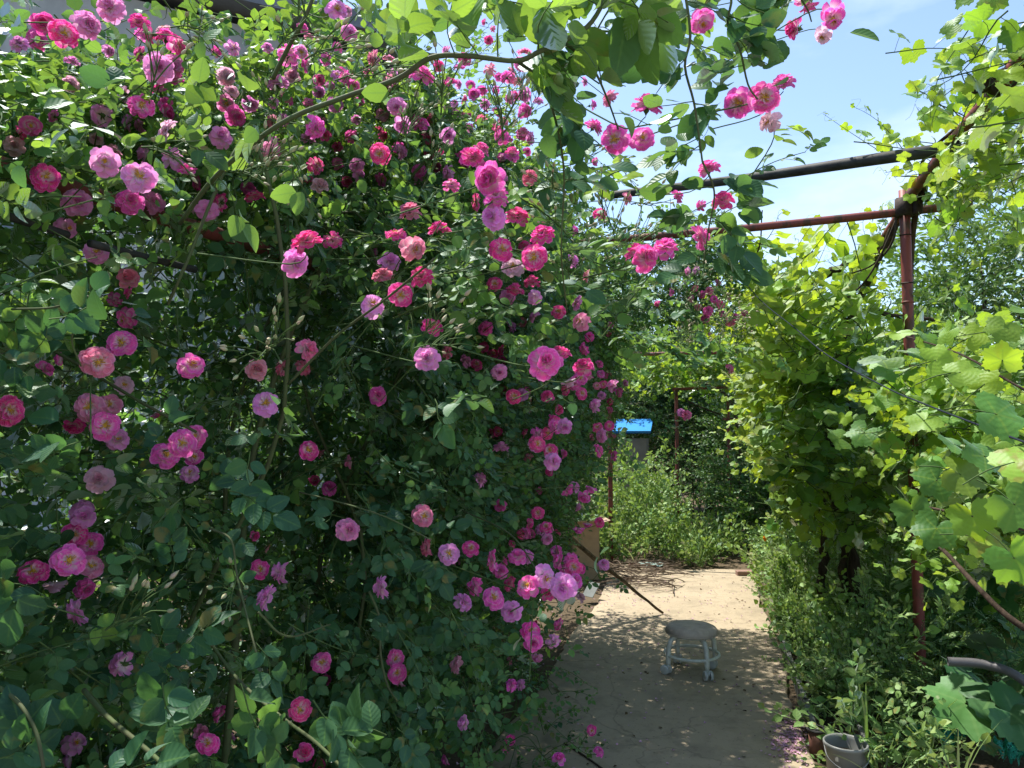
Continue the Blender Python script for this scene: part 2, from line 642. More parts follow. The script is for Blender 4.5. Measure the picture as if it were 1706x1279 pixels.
SH_HI = [shoot(i, COMP_HI, random.uniform(.22, .36), random.choice((5, 6, 7)), random.uniform(.1, .7)) for i in range(14)]
SH_LO = [shoot(100 + i, COMP_LO, random.uniform(.24, .40), random.choice((6, 7, 8)), random.uniform(.1, .7)) for i in range(12)]


def place_shoots(soup, shoots, pos, dirs, zref, age, scale, jit=0.35):
    """root positions, directions"""
    N = len(pos)
    which = rng.integers(0, len(shoots), N)
    Rm = frames(dirs, zref, rng.normal(0, jit, N)) * np.asarray(scale)[:, None, None]
    rn = rng.random(N)
    for k in range(len(shoots)):
        m = which == k
        soup.inst(shoots[k], Rm[m], pos[m], age[m], rn[m])


# ------------------------------------------------------------------ rose blooms
def petal(W, Ln, cup, curl, ruf, seed, open_):
    """petal from origin, opening angle open_ from the axis (+z); n x m grid"""
    r = random.Random(seed)
    nu, nv = 5, 5
    v, d = [], []
    ph = r.uniform(0, 6)
    for i in range(nu):
        s = i / (nu - 1)
        wd = W * (0.18 + 0.82 * math.sin(min(1, s * 1.02) * math.pi * .5) ** 0.9) * (1 - 0.28 * max(0, s - .7) / .3)
        for j in range(nv):
            a = -1 + 2 * j / (nv - 1)
            rr = Ln * s * (1 - 0.16 * abs(a) ** 2.2 * s)
            notch = 0.05 * Ln * s * s * math.cos(a * 3.2)
            rr -= notch
            x = rr
            y = wd * .5 * a
            z = cup * W * (a * a) * .5 * (1 - .3 * s) + ruf * Ln * s * s * math.sin(a * 4.2 + ph) + curl * Ln * s ** 3
            v.append((x, y, z))
            d.append((0, 0, (a + 1) / 2, s))
    q = []
    for i in range(nu - 1):
        for j in range(nv - 1):
            q.append((i * nv + j, (i + 1) * nv + j, (i + 1) * nv + j + 1, i * nv + j + 1))
    v = np.array(v) @ ry(-(math.pi / 2 - open_)).T
    return tpl(v, q, d)


def bloom_mesh(kind, seed):
    """diameter about 1, facing +z, base near z = -0.2"""
    r = random.Random(seed)
    s = Soup()
    if kind == 'open':
        rings = [(7, 90, .50, .42, .0), (7, 76, .47, .38, .02), (7, 62, .40, .32, .03), (5, 54, .30, .24, .03)]
    elif kind == 'full':
        rings = [(7, 98, .50, .36, -.02), (8, 82, .50, .34, .0), (8, 66, .46, .32, .03), (8, 50, .41, .28, .05), (7, 34, .35, .25, .07), (6, 18, .30, .21, .09), (4, 7, .27, .16, .1)]
    elif kind == 'cup':
        rings = [(6, 66, .48, .40, .0), (6, 50, .47, .38, .02), (6, 36, .44, .34, .04), (6, 22, .40, .28, .06), (4, 10, .36, .2, .08)]
    else:  # loose, ageing, petals hanging
        rings = [(5, 118, .48, .40, -.1), (6, 92, .47, .38, -.05), (6, 66, .42, .34, .0), (5, 44, .34, .28, .05)]
    for k, (n, op, Ln, W, z) in enumerate(rings):
        off = r.uniform(0, 6)
        for i in range(n):
            op_ = R(op + r.uniform(-11, 11))
            p = petal(W * r.uniform(.9, 1.2), Ln * r.uniform(.9, 1.06), r.uniform(.25, .75), r.uniform(-.34, .04) if op > 45 else r.uniform(.0, .14), r.uniform(.02, .07), seed * 100 + k * 20 + i, op_)
            m = rz(off + i * 2 * math.pi / n + r.uniform(-.18, .18)) @ rx(r.uniform(-.2, .2))
            s.one(p, m, (0, 0, z - .14), 0, r.random())
    return s.out()


def stamen_mesh(seed):
    r = random.Random(seed)
    s = Soup()
    s.raw(lathe([(0.001, .0), (.05, -.004), (.075, -.03), (.06, -.09)], 10))
    for i in range(26):
        a, t = r.uniform(0, 6.28), r.uniform(.1, .95)
        e = np.array([math.cos(a) * .19 * t, math.sin(a) * .19 * t, .06 + r.uniform(0, .05) - .05 * t])
        b = np.array([math.cos(a) * .04, math.sin(a) * .04, -.04])
        s.raw(tube([b, (b + e) / 2 + [0, 0, .02], e * .97, e], [.007, .007, .008, .024], 4, 0))
    return s.out()


def calyx_mesh(seed):
    r = random.Random(seed)
    s = Soup()
    s.raw(lathe([(.012, -.40), (.035, -.34), (.085, -.27), (.09, -.21), (.06, -.15)], 8))
    for i in range(5):
        b = blade(.26, .09, 4, .2, r.uniform(-.2, .6), 0)
        m = rz(i * 2 * math.pi / 5 + r.uniform(-.1, .1)) @ ry(R(r.uniform(-35, 25)))
        s.one(b, m, (0, 0, -.2))
    return s.out()


BK = {}
for kd, n in (('open', 9), ('full', 9), ('cup', 6), ('loose', 5)):
    BK[kd] = [mesh_from("rose_bloom", bloom_mesh(kd, 300 + 17 * i + len(kd)), [M['petal']]) for i in range(n)]
STAM = [mesh_from("flower_centre", stamen_mesh(i), [M['stamen']]) for i in range(3)]
CALX = [mesh_from("calyx", calyx_mesh(i), [M['green_stem']]) for i in range(2)]

BCOL = {'H': (0.92, 0.03, 0.36), 'M': (0.90, 0.095, 0.52), 'L': (0.86, 0.31, 0.69), 'P': (0.86, 0.54, 0.70), 'K': (0.88, 0.19, 0.38)}

# x, y, diameter (photo pixels), colour, shape, tilt: o open / f full / c cup / l loose; f front, u up, s side, d hanging
BL = """148 40 46 L ff|182 10 46 L ff|108 54 45 H of|72 40 42 H cf|232 33 35 H fu|250 58 30 H cs|276 58 35 H fu|300 74 35 H fs|265 112 50 L ff|289 109 36 L ff|266 150 32 H cu|236 174 42 M ff|277 188 34 H fs|360 87 25 H cs|480 82 40 M lu|512 107 28 M cs|462 134 35 L fu|487 127 28 L ff|477 164 25 M cf|377 172 30 L ff|530 212 38 M fs|541 225 25 H cf|531 272 30 H fs|533 309 32 P ff|454 258 36 M fd|175 269 52 L ff|242 256 36 L fs|232 292 54 L ff|218 333 44 M ff|256 336 38 L ff|77 293 48 H of|129 336 46 L ff|116 380 40 L ff|160 418 42 L ff|313 286 40 M cu|326 306 25 M fs|363 336 32 H fs|346 350 36 L ff|323 346 22 P cs|424 323 32 H fu|414 313 25 M ff|508 397 50 H fu|494 438 46 L ff|555 393 36 H fu|34 222 26 H cs|182 84 20 L fs|86 192 24 M fs|504 48 24 M cs|562 13 36 L ff|558 172 28 L ff
577 17 22 L ff|583 54 28 L ff|620 97 28 H fs|661 178 32 L ff|671 208 32 L ff|599 168 18 M cf|716 198 20 H fs|713 229 22 H fs|747 225 30 L ff|704 121 40 M fu|748 134 26 H fu|785 140 18 M ff|765 140 16 L fs|873 158 24 L ff|857 160 20 H cf|862 134 18 M fu|777 187 18 M fu|772 165 18 H cs|809 178 16 H fs|829 185 18 M fs|839 200 18 H of|825 151 14 M fs|834 225 15 M fs|847 230 16 M fu|867 192 13 M ff|888 232 15 M fs|878 252 16 M ff|594 198 18 L ff|582 225 24 M fs|632 256 36 H of|671 252 26 L fs|735 252 11 H cf|789 258 44 H fu|772 262 24 H fs|802 249 32 M fu|728 277 18 M ff|753 303 32 M fu|698 299 20 L fs|600 291 26 L fs|578 303 22 H cf|839 262 18 M fs|815 297 60 M ff|825 322 46 M fu|790 336 30 H fs|819 360 46 L ff|862 357 42 H fu|681 348 38 H fu|731 378 38 H fu|659 387 38 H fu|693 414 44 H ff|903 387 42 H fu|837 414 42 H of|889 428 46 H of|873 407 24 H fu|627 420 22 M cs|650 433 36 L ff|1078 171 52 M fu|1071 228 46 M ff|1024 232 48 M of|992 208 32 M fs|1014 161 30 M fs|987 175 20 M cs|995 60 20 M fu|807 37 14 H cs|819 47 12 H fs|990 269 15 M fs|1061 417 40 H fu|1078 427 50 M ff|1108 409 44 M fu|1000 353 24 H fu|957 383 18 M fs|1047 330 22 M fs|1131 326 26 M fs|975 135 16 L fs
1171 40 46 M ld|1348 10 42 M ld|1323 47 38 H cs|1388 34 46 M ld|1370 62 32 P ld|1230 171 50 M of|1274 161 52 M of|1304 134 42 M fu|1276 202 38 P ls|1180 276 38 M fu|1203 330 38 H fu|1170 395 42 M fs|1166 343 20 M fs|1146 452 17 L fs|1158 449 15 P fs
213 464 40 H cf|215 487 24 H fs|188 504 28 M ld|205 532 38 M ld|202 570 48 M of|165 603 54 H of|76 615 32 M cs|101 598 26 M cs|207 640 34 P lf|18 683 50 H of|148 677 48 M of|183 672 38 M of|175 708 48 M of|197 731 38 L lf|124 709 36 H cd|165 797 46 P ff|279 756 46 M of|304 737 46 M of|324 727 42 M of|324 760 32 M of|316 786 32 L lf|321 605 48 M lf|427 615 40 K ff|467 611 30 K fs|516 581 40 K fs|508 611 28 K fs|442 670 42 L of|514 749 34 H of|535 756 18 K cs|525 800 22 H cd|550 812 26 M ff|583 770 26 K cs|259 690 20 M cd|138 850 36 L ff|637 455 36 H fu|701 457 40 H fu|622 504 44 L ff|667 491 42 H of|720 540 38 H ou|711 595 44 L ff|748 585 26 K fs|630 658 32 M ff|824 472 26 H of|859 480 30 H fu|846 494 26 L ff|886 467 28 H fu|894 492 28 L ff|888 526 22 L fs|854 443 38 P of|810 548 26 M ff|805 578 20 H of|822 588 18 H of|834 583 18 H fs|837 600 16 H of|778 600 24 L fs|794 606 22 H of|832 620 28 L ff|856 659 26 H of|878 652 18 H cs|839 647 14 H cd|884 667 11 P cs|910 601 56 M ff|930 586 38 H fu|972 607 38 H fu|948 635 28 P cd|960 504 26 L fs|963 534 34 M ls|979 460 24 K cs|957 433 24 L fs|970 655 22 H of|989 674 24 L fs|931 682 20 H cf|925 702 22 H of|913 721 22 H of|896 738 28 H of|916 749 26 H of|923 768 30 L ff|941 711 26 L ff|830 718 18 H of|835 743 26 L fu|995 711 18 H of|1015 709 18 H of|987 728 12 M cs|1022 726 12 M cs|802 797 26 L fs|706 859 38 H of|898 817 15 M cs|973 828 26 M cd|985 814 22 M cd|896 854 22 H of
1000 605 15 M fs|1002 622 15 M ff|995 642 15 H of|1005 640 14 H of|1010 625 13 M fs|1020 642 14 M fs|1030 655 14 M fs|1002 659 15 L ff|1015 669 13 H fs|1022 645 13 M ff|1041 638 13 L fs|1034 649 12 M fs|1017 682 13 M fs|1019 541 12 L fs|1014 556 11 M fs
139 860 38 L ff|124 890 40 H of|151 905 40 M of|116 932 56 M of|153 942 40 M of|55 950 48 H of|92 974 38 P cd|144 981 36 M fs|124 1021 48 L fs|198 1105 44 L fs|129 1236 40 L ls|116 1266 28 L cs|424 893 20 H cs|446 914 16 K cs|434 947 34 H of|463 954 36 L fs|440 993 42 L fs|537 1103 34 M of|544 1132 22 M cs|500 1182 38 H of|507 1254 36 H cf|532 1274 24 H cf|366 1189 32 M cs|335 1221 30 M cs|346 1237 38 H of|386 1232 22 L ls|582 882 40 L ff|632 979 38 L fs|708 912 30 K fs|748 922 36 L ff|763 939 15 L cs|785 912 28 H of|817 934 36 M os|838 937 22 M cs|862 925 32 M fu|852 907 18 H cs|879 888 22 M fs|899 882 20 L fs|929 917 22 M fs|931 934 28 M fs|956 944 28 H of|959 966 28 M ff|964 882 20 M cd|979 873 18 M cd|912 964 42 L ff|937 979 46 L ff|915 989 32 H cf|877 974 40 M of|788 976 32 M fs|775 1001 34 L fs|823 994 38 M of|847 971 28 H fs|835 951 26 M ff|852 1019 36 L ff|885 1050 32 H of|889 1070 34 M ff|895 1095 22 L cd|894 1041 18 H cs|932 1041 26 M cs|927 1068 26 L fs|969 994 18 P fs|1006 939 20 L fu|849 1102 16 M cs|854 1140 22 M fs|865 1140 20 L fs|758 1107 30 L fs|773 1204 30 L fs|659 1097 30 M of|662 1120 32 M of|666 1135 22 M cs|850 1234 18 H of|840 1259 18 H of|743 1266 20 M cs|931 1264 26 M fu|986 1217 18 H of|988 1230 14 M cs|999 1251 20 M fs"""
ARCH = """1181 484 15 K ff|1168 490 15 M fs|1201 506 15 K ff|1180 517 17 M ff|1176 531 15 M ff|1217 534 19 K ff|1156 480 14 K fs|1240 521 12 K ff|1212 495 12 M fs|1217 613 17 K fs|1181 556 9 P cs|1143 690 17 K ff|1135 687 15 L ff|1197 471 12 M fs|1150 497 13 M fs|1163 512 13 K ff|1190 498 14 M ff|1228 527 14 M fs|1205 522 13 M ff|1120 486 14 M fs|1094 505 12 M fs"""


def parse(s):
    r = []
    for ln in s.replace("\n", "|").split("|"):
        f = ln.split()
        if len(f) == 5:
            r.append((float(f[0]), float(f[1]), float(f[2]), f[3], f[4][0], f[4][1]))
    return r


def bloom_depth(px, dia):
    d = F * 0.052 / dia
    t = (px - 853) / F
    k = 0.9669 * t - 0.2554
    if k < 0:
        d = min(d, 1.45 / -k)          # not behind the far side of the hedge
    return d


# ------------------------------------------------------------------ rose hedge volume
def interp(x, xs, ys):
    return np.interp(x, xs, ys)


def top_z(Y):
    return interp(Y, [-.5, .6, 1.2, 1.8, 2.6, 3.5, 5, 6.1, 6.6, 7.0], [1.95, 2.05, 2.25, 2.6, 2.95, 3.1, 2.95, 2.6, 1.7, 0.8])


def front_x(Y, zn):
    f = interp(zn, [0, .15, .3, .45, .6, .78, .92, 1.0], [-1.28, -1.2, -.98, -.74, -.62, -.64, -.82, -1.15])
    f = f - interp(Y, [0, .7, 1.3, 2.0, 7], [.30, .22, .06, 0, 0])
    return f


def hollow(p):
    """leaf density left in front of the dark bays of the hedge"""
    k = np.ones(len(p))
    for (c, r, lo) in ((P(500, 570, 1.45), .42, .05), (P(640, 700, 1.6), .42, .06), (P(330, 530, 1.25), .24, .25), (P(430, 720, 1.4), .34, .12), (P(650, 1080, 1.9), .52, .10), (P(560, 940, 1.7), .28, .3), (P(780, 1090, 2.3), .36, .12), (P(240, 880, 1.2), .18, .4)):
        q = np.linalg.norm(p - c, axis=1) / r
        k = np.minimum(k, np.where(q < 1, lo, 1))
    return k


def hedge_samples(n, y0, y1, deep=0.10):
    Y = rng.uniform(y0, y1, n)
    T = top_z(Y)
    top = rng.random(n) < 0.30
    zn = np.where(top, 1 - rng.exponential(.05, n), rng.random(n) ** .9 * 1.0)
    zn = np.clip(zn, 0.03, 1.02)
    e = rng.exponential(deep, n)
    deepm = rng.random(n) < 0.22
    e = np.where(deepm, rng.uniform(.1, .9, n), e)
    fx = front_x(Y, zn)
    X = np.where(top, rng.uniform(-1.75, -.6, n), fx - e)
    X = np.where(top, np.minimum(X, fx), X)
    X = np.maximum(X, -1.9)
    p = np.stack([X, Y, zn * T], 1)
    return p, zn, top


def hedge_foliage(n, y0, y1, shoots, sc=(0.85, 1.2)):
    p, zn, top = hedge_samples(n, y0, y1)
    # clumps
    g = np.sin(p[:, 1] * 9.1 + 1.3 * np.sin(p[:, 2] * 5)) * np.sin(p[:, 2] * 8.3 + 2 * np.sin(p[:, 1] * 4.0)) * .5 + .5
    keep = rng.random(len(p)) < hollow(p) * (0.55 + .45 * g)
    keep &= ~(top & (p[:, 1] > 3.4) & (rng.random(len(p)) < .55))
    keep &= p[:, 1] < 5.5 + 1.3 * (p[:, 2] > 1.75)
    p, zn, top = p[keep], zn[keep], top[keep]
    N = len(p)
    u = rng.normal(0, 1, (N, 3))
    out_ = np.stack([np.where(top, .25, .75), np.zeros(N), np.where(top, .55, -.35)], 1)
    dirs = nrm(out_ + u * np.array([.45, .75, .5]))
    dirs[:, 0] = np.where(p[:, 0] > -1.2, np.abs(dirs[:, 0]) * .8 + .05, dirs[:, 0])
    zref = nrm(np.stack([np.where(top, .15, .6), np.full(N, -.25), np.full(N, .9)], 1) + rng.normal(0, .25, (N, 3)))
    age = np.clip(rng.normal(np.where(top, .40, .10), .16), 0, 1) + .12 * (zn > .75)
    scale = rng.uniform(sc[0], sc[1], N)
    s = Soup()
    pos = p - dirs * (.22 * scale)[:, None]
    place_shoots(s, shoots, pos, dirs, zref, age, scale)
    return s


# ------------------------------------------------------------------ setting: ground and path
def sheet(xs, ys, zf):
    X, Yg = np.meshgrid(xs, ys, indexing='ij')
    Z = zf(X, Yg)
    v = np.stack([X, Yg, Z], -1).reshape(-1, 3)
    n, m = len(xs), len(ys)
    i = np.arange(n * m).reshape(n, m)
    q = np.stack([i[:-1, :-1], i[1:, :-1], i[1:, 1:], i[:-1, 1:]], -1).reshape(-1, 4)
    return tpl(v, q)


def ground_mat():
    m, N, Lk, o = new_mat("soil")
    b = N.new("ShaderNodeBsdfPrincipled")
    b.inputs["Roughness"].default_value = 0.95
    b.inputs["Specular IOR Level"].default_value = 0.1
    tx = N.new("ShaderNodeTexCoord")
    n1 = N.new("ShaderNodeTexNoise"); n1.inputs["Scale"].default_value = 2.2; n1.inputs["Detail"].default_value = 6
    n2 = N.new("ShaderNodeTexNoise"); n2.inputs["Scale"].default_value = 38; n2.inputs["Detail"].default_value = 5
    Lk(tx.outputs["Object"], n1.inputs["Vector"]); Lk(tx.outputs["Object"], n2.inputs["Vector"])
    c = mixc(N, Lk, n1.outputs[0], (0.085, 0.062, 0.042), (0.17, 0.125, 0.085))
    c = mixc(N, Lk, mth(N, Lk, 'MULTIPLY', n2.outputs[0], .6), c, (0.06, 0.055, 0.03))
    Lk(c, b.inputs["Base Color"])
    bp = N.new("ShaderNodeBump"); bp.inputs["Strength"].default_value = .7; bp.inputs["Distance"].default_value = .02
    Lk(n2.outputs[0], bp.inputs["Height"]); Lk(bp.outputs[0], b.inputs["Normal"])
    Lk(b.outputs[0], o.inputs["Surface"])
    return m


def path_mat():
    m, N, Lk, o = new_mat("sandy_concrete")
    b = N.new("ShaderNodeBsdfPrincipled")
    b.inputs["Roughness"].default_value = 0.88
    b.inputs["Specular IOR Level"].default_value = 0.25
    tx = N.new("ShaderNodeTexCoord")
    def noise(sc, det):
        n = N.new("ShaderNodeTexNoise"); n.inputs["Scale"].default_value = sc; n.inputs["Detail"].default_value = det
        n.inputs["Roughness"].default_value = .65
        Lk(tx.outputs["Object"], n.inputs["Vector"])
        return n.outputs[0]
    a, f, g = noise(1.3, 5), noise(14, 6), noise(160, 3)
    c = mixc(N, Lk, a, (0.325, 0.268, 0.185), (0.43, 0.355, 0.25))
    mr = N.new("ShaderNodeMapRange"); mr.inputs[1].default_value = .52; mr.inputs[2].default_value = .72
    Lk(f, mr.inputs[0])
    c = mixc(N, Lk, mth(N, Lk, 'MULTIPLY', mr.outputs[0], .5), c, (0.17, 0.13, 0.09))
    c = mixc(N, Lk, mth(N, Lk, 'MULTIPLY', g, .3), c, (0.22, 0.17, 0.12))
    # hairline cracks and dark damp patches
    wn = N.new("ShaderNodeTexNoise"); wn.inputs["Scale"].default_value = 3.0; wn.inputs["Detail"].default_value = 4
    Lk(tx.outputs["Object"], wn.inputs["Vector"])
    wv = N.new("ShaderNodeVectorMath"); wv.operation = 'MULTIPLY_ADD'
    Lk(wn.outputs["Color"], wv.inputs[0]); wv.inputs[1].default_value = (.5, .5, 0); Lk(tx.outputs["Object"], wv.inputs[2])
    vr = N.new("ShaderNodeTexVoronoi"); vr.feature = 'DISTANCE_TO_EDGE'; vr.inputs["Scale"].default_value = .75
    Lk(wv.outputs[0], vr.inputs["Vector"])
    c = mixc(N, Lk, mth(N, Lk, 'MULTIPLY', mth(N, Lk, 'LESS_THAN', vr.outputs[0], .003), .3), c, (0.09, 0.07, 0.05))
    m3 = N.new("ShaderNodeMapRange"); m3.inputs[1].default_value = .50; m3.inputs[2].default_value = .62
    Lk(noise(4.2, 7), m3.inputs[0])
    c = mixc(N, Lk, mth(N, Lk, 'MULTIPLY', m3.outputs[0], .38), c, (0.185, 0.155, 0.11))
    m4 = N.new("ShaderNodeMapRange"); m4.inputs[1].default_value = .66; m4.inputs[2].default_value = .70
    Lk(noise(60, 2), m4.inputs[0])
    c = mixc(N, Lk, mth(N, Lk, 'MULTIPLY', m4.outputs[0], .8), c, (0.10, 0.08, 0.06))
    Lk(c, b.inputs["Base Color"])
    bp = N.new("ShaderNodeBump"); bp.inputs["Strength"].default_value = .45; bp.inputs["Distance"].default_value = .004
    Lk(mth(N, Lk, 'ADD', f, mth(N, Lk, 'MULTIPLY', g, .6)), bp.inputs["Height"]); Lk(bp.outputs[0], b.inputs["Normal"])
    Lk(b.outputs[0], o.inputs["Surface"])
    return m


gx = np.concatenate([[-400, -120, -40, -15], np.linspace(-8, 8, 65), [15, 40, 120, 400]])
gy = np.concatenate([[-300, -60, -12], np.linspace(-4, 16, 81), [25, 60, 150, 600]])
gr = sheet(gx, gy, lambda X, Y: -.035 + .02 * np.sin(X * 2.3 + Y) * np.sin(Y * 1.7) * ((X < -1.3) | (X > .75)))
single('ground', gr, ground_mat(), None, None, loc=(0, 0, 0), kind='structure')

# path slab with uneven edges, 5 cm thick
bounce_yard = box((1.2, -5.35, -.045), (11.5, 14.5, .07))  # unseen concrete slab behind the camera, added to bounce light onto the hedge
ys = np.linspace(1.905, 8.55, 70)
le = -1.0 + .02 * np.sin(ys * 3.1) + rng.normal(0, .008, 70)
re = .44 + .02 * np.sin(ys * 2.3 + 1) + rng.normal(0, .008, 70)
v, q = [], []
for i, y in enumerate(ys):
    ye = y
    prof = [(le[i], -.07), (le[i], -.006), (le[i] + .012, 0.0)] + [(le[i] + (re[i] - le[i]) * t, .002 * math.sin(7 * t + y * 2)) for t in (.25, .5, .75)] + [(re[i] - .012, 0.0), (re[i], -.006), (re[i], -.07)]
    for x, z in prof:
        v.append((x, ye + (0.12 * math.sin(x * 5) if i == 69 else 0), z))
for i in range(69):
    for k in range(8):
        q.append((i * 9 + k, i * 9 + k + 1, (i + 1) * 9 + k + 1, (i + 1) * 9 + k))
single('bounce_yard', bounce_yard, solid('pale_concrete', (.30, .28, .25), .9, .2, .2, 2.0, .1), None, None, loc=(0, 0, 0), kind='structure', smooth=False)
pth = single('path', tpl(v, q), path_mat(), None, None, loc=(0, 0, 0), kind='structure')

# ------------------------------------------------------------------ pergola of red pipes
PX, PY, PZ = 1.08, 4.53, 2.755
per = thing('pipe_pergola', 'rusty red pipe pergola carrying roses and grapevine over the concrete path', 'pergola', (PX, PY, -.03))
RP = M['red_paint']


def bent(a, b, r=.027, sag=.0, sides=12, n=10):
    t = np.linspace(0, 1, n)[:, None]
    p = np.asarray(a) * (1 - t) + np.asarray(b) * t
    p[:, 2] -= sag * 4 * (t * (1 - t))[:, 0]
    return tube(p, r, sides)


def post_t(x, y, z, r=.027):
    t = bent((x, y, -.1), (x, y, z), r)
    col_ = [lathe([(r, -.006), (r + .004, -.004), (r + .004, .004), (r, .006)], 12, (x, y, h)) for h in (1.02, 2.22)]
    return merge(t, *col_)


part('post', post_t(PX, PY, PZ + .1, .029), RP, per)
part('post', post_t(-1.28, PY, PZ), RP, per)
part('post', post_t(-1.13, 8.8, 2.5), RP, per)
part('post', post_t(-1.28, .2, 2.0), RP, per)
part('crossbeam', bent((-1.45, PY, PZ - .08), (PX + .34, PY + .02, PZ + .0), .024, .02), RP, per)
part('crossbeam', bent((-1.4, 8.86, 2.42), (1.3, 8.9, 2.42), .022), RP, per)
part('side_rail', bent((PX + .012, 2.2, PZ + .07), (PX + .012, PY - .03, PZ + .05), .03), RP, per)
part('side_rail', bent((PX + .012, PY + .04, PZ + .02), (PX + .03, 9.0, 2.42), .024), RP, per)
part('side_rail', bent((-1.28, .2, 1.95), (-1.28, 5.6, 2.25), .02), RP, per)
part('pipe_clamp', merge(lathe([(.03, -.05), (.05, -.05), (.052, 0), (.05, .05), (.03, .05)], 12, (PX, PY, PZ), 0), box((PX + .055, PY - .03, PZ), (.05, .05, .10), rz(.3), 0, .008), lathe([(.001, -.03), (.018, -.03), (.018, .03), (.001, .03)], 6, (PX + .07, PY - .06, PZ + .02), 0, rx(1.57))), M['iron'], per)
for a_, b_ in ((P(-30, 346, 1.25), P(112, 391, 1.45)), (P(150, 405, 1.4), P(325, 449, 1.7))):
    part('trellis_rail', bent(a_, b_, .008, 0, 8), M['dark_pole'], per)
cl = lathe([(.032, -.035), (.046, -.035), (.046, .035), (.032, .035)], 12, (PX + .012, 3.13, PZ + .065), 0, rx(R(90)))
part('pipe_clamp', merge(cl, box((PX - .055, 3.13, PZ + .065), (.055, .05, .045), None, 0, .006), lathe([(.001, -.045), (.013, -.045), (.013, .045), (.001, .045)], 6, (PX - .085, 3.13, PZ + .065), 0, ry(R(90)))), M['iron'], per)
for h in (2.33, 1.2, 2.6):
    part('wire_tie', torus((PX, PY, h), .031, .0035, 14, 4, rx(.12)), M['iron'], per)

pl = smooth_path([P(1010, 326, 4.3), P(1250, 296, 3.9), P(1480, 262, 3.42), P(1600, 246, 3.30)], 20)
single('wooden_pole', tube(pl, np.linspace(.022, .031, len(pl)), 12), M['dark_pole'], 'long dark weathered pole lying across the pergola against the sky', 'pole')

ff = thing('arbour', 'thin red pipe frame standing in the weeds past the end of the path', 'arbour', tuple(G(1130, 893)))
b1, b2 = G(1130, 893), G(1217, 893)
part('post', bent(b1 + [0, 0, -.1], b1 + [0, 0, 2.15], .026), RP, ff)
part('post', bent(b2 + [0, 0, -.1], b2 + [0, 0, 1.95], .024), RP, ff)
part('crossbeam', bent(P(1120, 648, 10.6), P(1215, 645, 10.6), .02), RP, ff)
part('crossbeam', bent(P(1205, 698, 10.5), P(1330, 697, 10.9), .02), RP, ff)
for (a_, b_) in ((P(1145, 668, 10.4), P(1200, 690, 10.5)), (P(1215, 684, 10.5), P(1330, 680, 10.7)), (P(1222, 690, 10.7), P(1320, 694, 10.9))):
    part('lath', bent(a_, b_, .012, .01, 6), M['vine_bark'], ff)

# ------------------------------------------------------------------ roses
RGROUP = 'climbing roses along the left of the path'
ROSES = {
    'near': thing('climbing_rose', 'dense dark leaved climbing rose filling the lower left, with lilac and magenta blooms', 'rose bush', (-1.3, .8, -.03), RGROUP),
    'middle': thing('climbing_rose', 'tall climbing rose with hot pink blooms over a dark hollow, left of the path', 'rose bush', (-1.35, 2.2, -.03), RGROUP),
    'crest': thing('climbing_rose', 'climbing rose crowded with many small pink blooms along the sunlit crest of the hedge', 'rose bush', (-1.4, 3.0, -.03), RGROUP),
    'crest2': thing('climbing_rose', 'climbing rose whose small blooms stand against the sky where the hedge crest ends', 'rose bush', (-1.4, 4.0, -.03), RGROUP),
    'low': thing('climbing_rose', 'climbing rose spilling clustered pink blooms low over the left edge of the path', 'rose bush', (-1.2, 3.3, -.03), RGROUP),
    'far': thing('climbing_rose', 'farther climbing rose with rows of small blooms at head height, ending before the cardboard box', 'rose bush', (-1.3, 5.0, -.03), RGROUP),
    'over': thing('climbing_rose', 'sunlit rose sprays hanging overhead on a thick cane against the blue sky', 'rose bush', (-1.2, 1.5, -.03), RGROUP),
    'arch': thing('climbing_rose', 'shaded rose with tiny dark pink blooms and pale buds hanging under the red crossbeam', 'rose bush', (-1.1, 4.7, -.03), RGROUP),
}
fol = {k: Soup() for k in ROSES}
fol['near'] = hedge_foliage(1150, -.35, 1.55, SH_HI, (.75, 1.05))
fol['middle'] = hedge_foliage(1350, 1.45, 3.6, SH_HI + SH_LO)
fol['far'] = hedge_foliage(2100, 3.5, 6.9, SH_LO)


def inner(n, y0, y1):
    # dense twiggy heart and far side of the hedge
    s = Soup()
    Y = rng.uniform(y0, y1, n)
    zn = rng.uniform(.02, .97, n)
    X = np.where(rng.random(n) < .55, rng.uniform(-1.95, -1.55, n), rng.uniform(-1.6, -1.1, n))
    p = np.stack([X, Y, zn * top_z(Y)], 1)
    p = p[p[:, 1] < 5.6 + 1.2 * (p[:, 2] > 1.75)]
    p = p[rng.random(len(p)) < np.where(p[:, 0] > -1.5, hollow(p * [1, 1, 1] + [.42, 0, 0]), 1)]
    n = len(p)
    d_ = rng.normal(0, 1, (n, 3))
    place_shoots(s, SH_LO, p, nrm(d_), rng.normal(0, .7, (n, 3)) + np.array([.5, 0, .6]), np.clip(rng.normal(.1, .12, n), 0, 1), rng.uniform(1.0, 1.5, n))
    return s


for _k, _n, _a, _b in (('near', 900, -.6, 1.6), ('middle', 1000, 1.5, 3.6), ('far', 1100, 3.5, 6.8)):
    fol[_k].raw(inner(_n, _a, _b).out())


fol['crest'] = Soup()
fol['crest'].raw(hedge_foliage(400, 1.8, 3.4, SH_HI + SH_LO).out())
fol['crest2'] = hedge_foliage(330, 3.0, 4.8, SH_LO)
fol['low'] = hedge_foliage(300, 2.4, 4.4, SH_LO)


